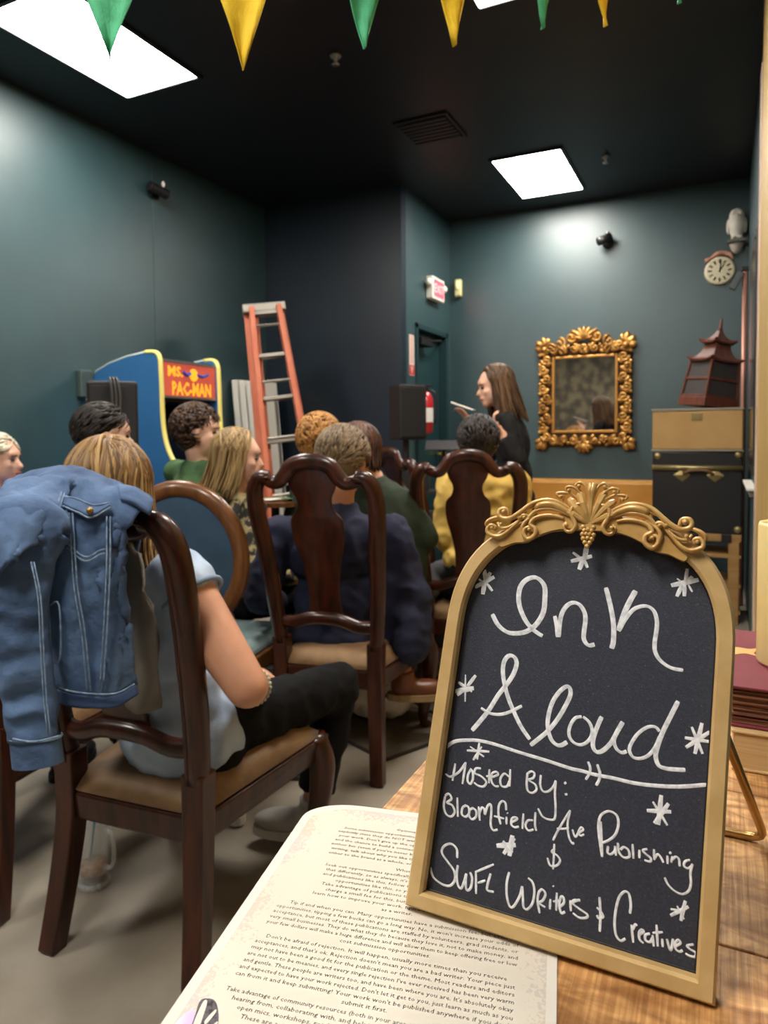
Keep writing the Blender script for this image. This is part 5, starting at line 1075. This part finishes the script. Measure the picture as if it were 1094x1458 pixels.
# blonde woman in the front chair
F1 = sit_frame(O1, A1)
J = dict(shR=at(262, 838, 1.50), elR=at(352, 978, 1.42), wrR=at(364, 978, 1.68), shL=at(128, 835, 1.62), neck=at(176, 790, 1.58), chest=at(205, 895, 1.60), waist=at(232, 985, 1.63),
         pelvis=at(262, 1050, 1.68), hipR=at(300, 1040, 1.68), knR=at(482, 975, 2.02), anR=at(447, 1130, 1.98), hipL=at(235, 1030, 1.80), knL=at(375, 985, 2.2), anL=at(330, 1120, 2.12))
J['elL'] = J['shL']+Vector((-.02, .14, -.25)); J['wrL'] = J['elL']+Vector((.16, .18, -.03))
J['anR'].z = .12; J['anL'].z = .095
def ex1(c_, W, T, f):
    for s in 'RL': d_ = (W['el'+s]-W['sh'+s]).normalized(); cap(c_, W['sh'+s]-d_*.02, .070, W['sh'+s]+d_*.03, .074, 18, flat1=True)
    cap(c_, W['chest'], .12, W['shR'].lerp(W['chest'], .3), .10)
M_top1 = M_denim_l
t1_, W1, hc1, HR1 = person('woman with long blonde hair in pale blue sleeveless top, seated in the front chair', (J['pelvis'].x, J['pelvis'].y), A1, M_skin, top=M_top1, pants=M_pants, shoes=M_sneak,
    head=at(157, 706, 1.57), hyaw=38, hpitch=-8, J=J, sleeve='none', extra=ex1, hairst=('long', BLOND, dict(n=520, L=.20, rad=.0056, seed=4, spread=.06)), vox=.009, build=.93, face=True, hands=(.7, .7), nudge={'R': 112, 'L': 60}, shirttail=.05, armk=1.32)
# frayed armhole edge and beaded bracelet
d = (W1['elR']-W1['shR']).normalized(); a_ = d.orthogonal().normalized(); b_ = d.cross(a_)
c0 = W1['shR']+d*.028
MB().tube([c0+(a_*math.cos(q)+b_*math.sin(q))*.072 for q in [2*PI*i/28 for i in range(28)]], .006, 6, closed=True).build('armhole_hem', mat('chambray_hem', '7f95b2', .8), t1_, smooth=True, world=True)
d = (W1['wrR']-W1['elR']).normalized(); a_ = d.orthogonal().normalized(); b_ = d.cross(a_); c0 = W1['elR'].lerp(W1['wrR'], .62); mb = MB()
for i in range(26): q = 2*PI*i/26; mb.ball(c0+(a_*math.cos(q)+b_*math.sin(q))*.0385, .0048, 8, 6)
mb.build('bracelet', mat('bracelet_beads', '9fb0a0', .4, c2='c8c2a8', scale=120), t1_, smooth=True, world=True)

# man in the navy jacket
M_navy = mat('navy_wool', '10152e', .85, c2='141a38', scale=10, bump=.08, bscale=200)
def ex7(c_, W, T, f):      # jacket skirt hanging over the seat and down at the right
    cap(c_, W['elR'], .075, at(585, 915, 2.52), .07); cap(c_, at(560, 820, 2.6), .09, at(575, 925, 2.6), .06); c_.ball(W['pelvis']+Vector((0, -.03, .0)), (.2, .13, .09), 14, 10, T)
J = dict(pelvis=at(480, 905, 2.66), waist=at(482, 855, 2.64), chest=at(478, 780, 2.64), neck=at(482, 715, 2.64), shL=at(398, 762, 2.66), shR=at(560, 760, 2.58), elL=at(372, 850, 2.6), wrL=at(400, 860, 2.85), elR=at(585, 850, 2.56), wrR=at(560, 850, 2.85),
         hipL=at(450, 905, 2.75), hipR=at(520, 905, 2.72), knL=at(440, 870, 3.1), knR=at(560, 880, 3.05))
person('man with short brown hair in a navy suit jacket, leaning forward on the middle chair', (J['pelvis'].x, J['pelvis'].y), 10, M_skin, top=M_navy, pants=mat('grey_trousers', '3a3a42', .8), shoes=(mat('brown_leather_shoe', '6e3d20', .4), mat('tan_sole', '9c8460', .6)),
    J={**J, 'anL': Vector((J['knL'].x, J['knL'].y-.05, .1)), 'anR': at(575, 962, 2.66)*1.0}, head=at(490, 662, 2.62), hyaw=5, hpitch=-22, hairst=('short', LBROWN, dict(n=1100, L=.055, rad=.0036, seed=7)), build=1.12, hsc=1.08, fold=.01, extra=ex7, nudge={'R': -60}, face=False)
# person in yellow with dark hair
M_yel = mat('yellow_linen', 'c9a44c', .8, c2='d8b55e', scale=10, bump=.15, bscale=50)
J = dict(pelvis=at(685, 800, 3.12), waist=at(685, 765, 3.12), chest=at(688, 715, 3.12), neck=at(686, 665, 3.12), shL=at(643, 690, 3.15), shR=at(735, 690, 3.05), elL=at(634, 765, 3.15), elR=at(738, 770, 3.05), wrL=at(660, 790, 3.3), wrR=at(700, 790, 3.3))
q, W9, hc9, HR9 = person('person in a rumpled yellow shirt with dark pinned-up hair, seated before the standing woman', (J['pelvis'].x, J['pelvis'].y), 17, M_skin, top=M_yel, pants=M_pants, shoes=(M_black, M_black), J=J, head=at(681, 634, 3.12), hyaw=20, hpitch=-10,
    hairst=('short', DARK, dict(n=700, L=.06, rad=.004, seed=9)), fold=.012, face=False, hsc=1.0)
MB().ball(hc9+Vector((.01, -.05, .085)), (.045, .04, .032), 14, 10).build('hair_bun', mat('bun_brown', '3b2f28', .6, bump=.4, scale=60), q, smooth=True, world=True)
# people further off
person('young man with curly brown hair in a green T-shirt, in front of the arcade cabinet', tuple(at(285, 800, 3.35).xy), -45, M_skin2, top=mat('green_jersey', '45663f', .8, c2='52744a', scale=8, bump=.1), pants=M_pants, shoes=M_sneak, head=at(285, 617, 3.3), hyaw=-62, hpitch=-2,
    k=1.02, lean=.03, sleeve='short', hairst=('curly', BROWN, dict(n=700, L=.05, rad=.0042, seed=12)), J=dict(neck=at(283, 655, 3.33), shL=at(252, 672, 3.42), shR=at(318, 672, 3.22), chest=at(284, 710, 3.33), waist=at(285, 755, 3.34)), vox=.012)
person('girl with very long dark-blonde hair and patterned top, beside the young man in green', tuple(at(335, 840, 2.95).xy), -50, M_skin2, top=mat('patterned_top', '23231c', .8, c2='a08f66', scale=26, lo=.48, hi=.56), pants=M_pants, shoes=M_sneak, head=at(342, 652, 2.9), hyaw=-58, hpitch=-6,
    k=.95, hsc=.95, hairst=('long', DBL, dict(n=300, L=.20, rad=.006, seed=14, spread=.03, forward=-.03)), J=dict(neck=at(336, 700, 2.92), shL=at(320, 722, 3.02), shR=at(362, 725, 2.84), chest=at(338, 755, 2.93), waist=at(338, 800, 2.94)), vox=.012, build=.85)
person('person with wavy ginger hair, half hidden behind the man in navy', tuple(at(455, 800, 3.25).xy), 0, M_skin2, top=mat('dark_green_knit', '1e2a20', .9, bump=.2, scale=60), pants=M_pants, head=at(456, 632, 3.2), hyaw=20, k=.95, hairst=('curly', GING, dict(n=700, L=.07, rad=.0045, seed=15)),
    J=dict(neck=at(458, 675, 3.22), shL=at(430, 695, 3.25), shR=at(486, 695, 3.2), chest=at(458, 730, 3.22), waist=at(458, 770, 3.22)), vox=.013, face=False, build=.9)
J = dict(pelvis=at(560, 820, 3.05), waist=at(565, 785, 3.02), chest=at(555, 735, 3.0), neck=at(530, 680, 3.0), shL=at(515, 705, 3.05), shR=at(578, 715, 2.95), elR=at(608, 765, 2.95), elL=at(520, 770, 3.1), wrR=at(590, 790, 3.15), wrL=at(550, 800, 3.2))
person('person with reddish brown hair in dark green jacket, between navy jacket and yellow shirt', (J['pelvis'].x, J['pelvis'].y), 5, M_skin2, top=mat('forest_green_jacket', '24301f', .85, bump=.1, scale=40), pants=mat('grey_trousers2', '4c4c50', .8), shoes=M_sneak, J=J, head=at(514, 646, 3.0), hyaw=0, hpitch=-12,
    hairst=('long', ('hair_auburn', ('2c1a12', '44291b', '6e4430')), dict(n=180, L=.10, rad=.007, seed=17)), vox=.013, face=False, build=.95)
person('person with short dark hair and a pale forehead, behind the blonde woman\'s head', tuple(at(155, 800, 2.85).xy), -25, M_skin2, top=mat('charcoal_top', '26262a', .85), pants=M_pants, head=at(152, 622, 2.75), hyaw=-40, hpitch=-4, k=.95, hairst=('short', DARK, dict(n=700, L=.06, rad=.004, seed=19)),
    J=dict(neck=at(152, 670, 2.78), shL=at(112, 700, 2.82), shR=at(192, 700, 2.74), chest=at(152, 740, 2.78), waist=at(152, 790, 2.8)), vox=.013)
person('older woman with short platinum hair in a bright blue top at the far left edge', tuple(at(-8, 800, 3.3).xy), -55, M_skin2, top=mat('royal_blue_top', '1c3bb0', .7), pants=M_pants, head=at(0, 656, 3.3), hyaw=-62, hpitch=-2, k=1.0, hairst=('short', PLAT, dict(n=700, L=.07, rad=.0045, seed=21)),
    J=dict(neck=at(-4, 695, 3.32), shL=at(-38, 715, 3.4), shR=at(28, 716, 3.22), chest=at(-4, 745, 3.32), waist=at(-4, 790, 3.32)), vox=.012)
F4 = sit_frame(O4, A4)
person('person in black on the leftmost chair, nearly all out of frame', (F4(0, .02, 0).x, F4(0, .02, 0).y), A4, M_skin, top=M_blk_fab, pants=M_pants, shoes=(M_black, M_black), k=1.0, hairst=('short', DARK, dict(n=160, L=.05, rad=.008, seed=22)), vox=.013, face=False,
    J=dict(elR=F4(.27, -.02, .66), wrR=F4(.14, .26, .56), neck=F4(-.2, .16, .9), chest=F4(-.08, .1, .76), shR=F4(.02, .12, .86), shL=F4(-.32, .16, .86)), head=F4(-.3, .2, 1.03))
# the standing reader
bx = at(722, 620, 4.0)
J = dict(neck=at(719, 585, 3.98), shR=at(722, 597, 4.12), shL=at(722, 600, 3.84), elR=at(700, 648, 4.2), wrR=at(672, 606, 4.12), elL=at(738, 655, 3.82), wrL=at(716, 620, 3.80), chest=at(728, 630, 3.98), waist=at(732, 675, 3.98), pelvis=at(733, 715, 3.98))
qq, W10, hc10, HR10 = person('standing woman with long brown hair in a black long-sleeved top, reading from a phone', (at(733, 715, 3.98).x, at(733, 715, 3.98).y), 88, M_skin2, top=mat('black_knit', '0d0c0f', .85, bump=.05, scale=60), pants=M_pants, shoes=(M_black, M_black), standing=True, k=.95, head=at(703, 551, 3.97), hyaw=122, hpitch=-12,
    J=J, hairst=('long', ('hair_dark_brown', ('33241a', '4d3828', '7d6044')), dict(n=340, L=.25, rad=.006, seed=25, spread=.09)), build=.86, hands=(.35, .8), vox=.011, hsc=.98)
ph = W10['wrR']+(W10['wrR']-W10['elR']).normalized()*.10
phn = thing('phone', 'pale phone held out by the standing woman', 'phone', ph+Vector((0, 0, .03)), math.radians(95))
MB().box(-.036, .036, -.07, .07, 0, .010, Matrix.Rotation(.35, 4, 'X')).build('case', mat('phone_white', 'd9d4cc', .4), phn, bevel=.004)
MB().box(-.032, .032, -.065, .065, .0101, .0108, Matrix.Rotation(.35, 4, 'X')).build('screen', mat('phone_screen', '2b2f33', .2), phn)

# ------------------------------------------------------------------ denim jacket over the front chair
M_den = mat('denim', '33496e', .85, c2='6682a8', scale=9, lo=.3, hi=.75, bump=.5, bscale=34, detail=9)
M_stitch = mat('denim_seam', '93a8c2', .85, c2='64809f', scale=90); M_dd = mat('denim_dark', '2a3d5e', .85, c2='35496c', scale=12, bump=.1, bscale=260)
jk = thing('denim_jacket', 'faded blue denim jacket draped over the back of the front chair', 'jacket', (O1[0], O1[1]-.3, 0))
F = F1
def surf(rows, name, m, th=.006, ku=5, kv=5, par=None, wr=.006, seed=0):
    # bicubic sheet through a net of world points, with wrinkles, given cloth thickness
    R1 = [crom(r, ku) for r in rows]; C_ = len(R1[0]); cols = [crom([r[j] for r in R1], kv) for j in range(C_)]
    G = [[cols[j][i] for j in range(C_)] for i in range(len(cols[0]))]
    for i, r in enumerate(G):
        for j, p in enumerate(r):
            nn = (G[min(i+1, len(G)-1)][j]-G[max(i-1, 0)][j]).cross(G[i][min(j+1, C_-1)]-G[i][max(j-1, 0)])
            if nn.length > 1e-9:
                q = Vector((p.x*13, p.y*13, p.z*8+seed)); a = noise.noise(q)+.5*noise.noise(q*2.3); r[j] = p+nn.normalized()*wr*((1-2.2*abs(a))+.45*noise.noise(q*5))
    vs, fs = grid(G); o = fin(name, vs, fs, m, par or jk, smooth=True, world=True)
    s_ = o.modifiers.new('s', 'SOLIDIFY'); s_.thickness = th; s_.offset = 0
    return o, G
# body panel net: rows go from the hidden front side, over the crest rail, down to the hem (pixels give the drape, depths the real position)
def A(L): return [at(x, y, d) for x, y, d in L]
rows = [A([(22, 770, 1.46), (60, 780, 1.46), (110, 790, 1.45), (160, 800, 1.44), (195, 800, 1.42)]),
        A([(15, 705, 1.45), (60, 690, 1.44), (110, 686, 1.43), (162, 706, 1.41), (207, 724, 1.38)]),
        A([(10, 690, 1.40), (60, 673, 1.395), (108, 670, 1.385), (160, 690, 1.365), (213, 712, 1.34)]),
        A([(10, 702, 1.345), (58, 685, 1.335), (108, 685, 1.325), (162, 704, 1.31), (206, 720, 1.295)]),
        A([(22, 735, 1.305), (62, 728, 1.285), (110, 728, 1.28), (158, 738, 1.278), (188, 742, 1.28)]),
        A([(40, 770, 1.29), (75, 765, 1.265), (115, 765, 1.265), (155, 765, 1.27), (178, 765, 1.285)]),
        A([(52, 840, 1.30), (85, 838, 1.265), (120, 838, 1.265), (152, 838, 1.27), (176, 835, 1.29)]),
        A([(62, 910, 1.31), (92, 910, 1.275), (125, 912, 1.275), (158, 908, 1.28), (184, 900, 1.30)]),
        A([(72, 975, 1.33), (98, 985, 1.29), (130, 990, 1.285), (165, 990, 1.29), (194, 975, 1.31)])]
body, G = surf(rows, 'body_panel', M_den, wr=.008, ku=10, kv=8)
# waistband
rb_ = [[p+Vector((0, 0, .0)) for p in rows[-1]], [at(74, 990, 1.325), at(100, 1004, 1.285), at(132, 1008, 1.28), at(168, 1006, 1.285), at(197, 988, 1.305)]]
surf(rb_, 'waistband', M_dd, th=.012, wr=.002)
# right collar corner curling over the end of the crest rail
surf([A([(165, 702, 1.36), (190, 706, 1.35), (213, 718, 1.335)]), A([(168, 694, 1.32), (192, 699, 1.305), (217, 716, 1.29)]), A([(172, 712, 1.285), (193, 718, 1.275), (214, 732, 1.27)])], 'collar', M_den, th=.012, wr=.002)
# sleeve hanging at the left: shoulder cap, tube and cuff
sl = [at(70, 730, 1.27), at(44, 745, 1.245), at(25, 800, 1.235), at(24, 870, 1.235), at(34, 940, 1.24), at(44, 1000, 1.24), at(50, 1050, 1.24)]
P = crom(sl, 12); n = len(P); mb = MB(); rs = [lerpc([(0, .070), (.15, .078), (.35, .066), (.6, .054), (1, .043)], i/(n-1)) for i in range(n)]
mb.tube(P, [(r*1.0, r*.55) for r in rs], 44, up=RT, caps=False)
for v_, in [(v,) for v in mb.v]:
    q = Vector((v_.x*9, v_.y*9, v_.z*14)); a = noise.noise(q)+.5*noise.noise(q*2); v_ += (FW*-1)*(.009*((1-2.2*abs(a))+.4*noise.noise(q*4.5)))
o = mb.build('sleeve', M_den, jk, smooth=True, world=True); s_ = o.modifiers.new('s', 'SOLIDIFY'); s_.thickness = .005
cp = [at(50, 1048, 1.24), at(54, 1088, 1.24)]
MB().tube(crom(cp, 4), [(.045, .026)]*5, 20, up=RT, caps=False).build('cuff', M_den, jk, smooth=True, world=True)
MB().tube([cp[0]+(RT*math.cos(q)*.046+FW*math.sin(q)*.027) for q in [2*PI*i/24 for i in range(24)]], .0022, 5, closed=True).build('seam', M_stitch, jk, world=True)
# yoke drape from crest to sleeve head
surf([A([(-30, 720, 1.30), (20, 690, 1.34), (70, 682, 1.335), (100, 686, 1.30)]), A([(-25, 760, 1.22), (15, 730, 1.21), (60, 720, 1.22), (92, 722, 1.262)]), A([(-10, 830, 1.20), (15, 800, 1.17), (48, 775, 1.19), (78, 762, 1.25)])], 'shoulder_panel', M_den, wr=.008, seed=3, ku=10, kv=12)
def seam(L, r=.0019, name='seam', m=None, par=None): MB().tube(crom(A(L), 4), r, 5, flat=.6).build(name, m or M_stitch, par or jk, smooth=True, world=True)
dz = 1.243
seam([(92, 688, 1.31), (84, 712, 1.25), (74, 742, 1.235), (52, 765, 1.23), (40, 772, 1.225)]); seam([(96, 690, 1.31), (88, 714, 1.25), (78, 744, 1.24), (56, 768, 1.235)])
for x_ in (0, 5): seam([(98+x_, 730, 1.256), (102+x_, 790, dz), (106+x_, 840, dz), (116+x_, 900, 1.250), (122+x_, 960, 1.262), (124+x_, 984, 1.27)])
for x_ in (0, 5): seam([(152+x_, 735, 1.266), (152+x_, 790, 1.252), (150+x_, 850, 1.25), (146+x_, 920, 1.257), (142+x_, 980, 1.27)])
seam([(70, 862, 1.247), (84, 862, 1.245), (86, 935, 1.255), (74, 938, 1.262), (70, 862, 1.247)]); seam([(95, 772, 1.25), (120, 793, 1.246), (142, 784, 1.25), (150, 782, 1.252)]); seam([(95, 779, 1.25), (120, 799, 1.246), (142, 790, 1.25), (150, 788, 1.252)])
seam([(80, 978, 1.272), (100, 984, 1.27), (132, 988, 1.268), (166, 987, 1.272), (192, 974, 1.288)])
for x_ in (0, 4): seam([(44+x_, 800, 1.185), (54+x_, 850, 1.175), (58+x_, 920, 1.185), (62+x_, 990, 1.195), (68+x_, 1046, 1.20)])
seam([(18, 1052, 1.205), (48, 1056, 1.198), (84, 1048, 1.205)])
pf = [A([(88, 706, 1.272), (110, 711, 1.266), (132, 720, 1.266), (156, 716, 1.27)]), A([(86, 717, 1.256), (112, 728, 1.250), (130, 735, 1.250), (158, 720, 1.262)])]
fl_, _ = surf(pf, 'pocket_flap', M_den, th=.006, wr=.001)
seam([(86, 719, 1.250), (112, 730, 1.244), (130, 737, 1.244), (158, 722, 1.256)], .002); seam([(88, 706, 1.267), (110, 710, 1.260), (132, 719, 1.260), (156, 716, 1.264)], .0016)
bt_ = at(128, 727, 1.242); MB().ball(bt_, (.0065, .0065, .0065), 12, 8).build('button', mat('brass_button', '9c7d4c', .35, .8), jk, smooth=True, world=True)
# greyish scarf hanging between the stile and the splat
sc_ = thing('grey_scarf', 'soft grey cloth hanging beside the jacket inside the front chair back', 'scarf', (O1[0]+.1, O1[1]-.25, 0))
o, _ = surf([A([(176, 770, 1.395), (186, 775, 1.385), (198, 790, 1.385)]), A([(178, 850, 1.40), (195, 860, 1.385), (212, 880, 1.395)]), A([(184, 930, 1.42), (206, 945, 1.40), (226, 960, 1.41)]), A([(186, 1000, 1.44), (206, 1012, 1.42), (230, 1005, 1.43)])], 'cloth', mat('scarf_grey', '6f6860', .9, c2='7d766c', scale=10, bump=.1), th=.02, par=sc_, wr=.008)

# name suffixes, stray empties: nothing left to clean
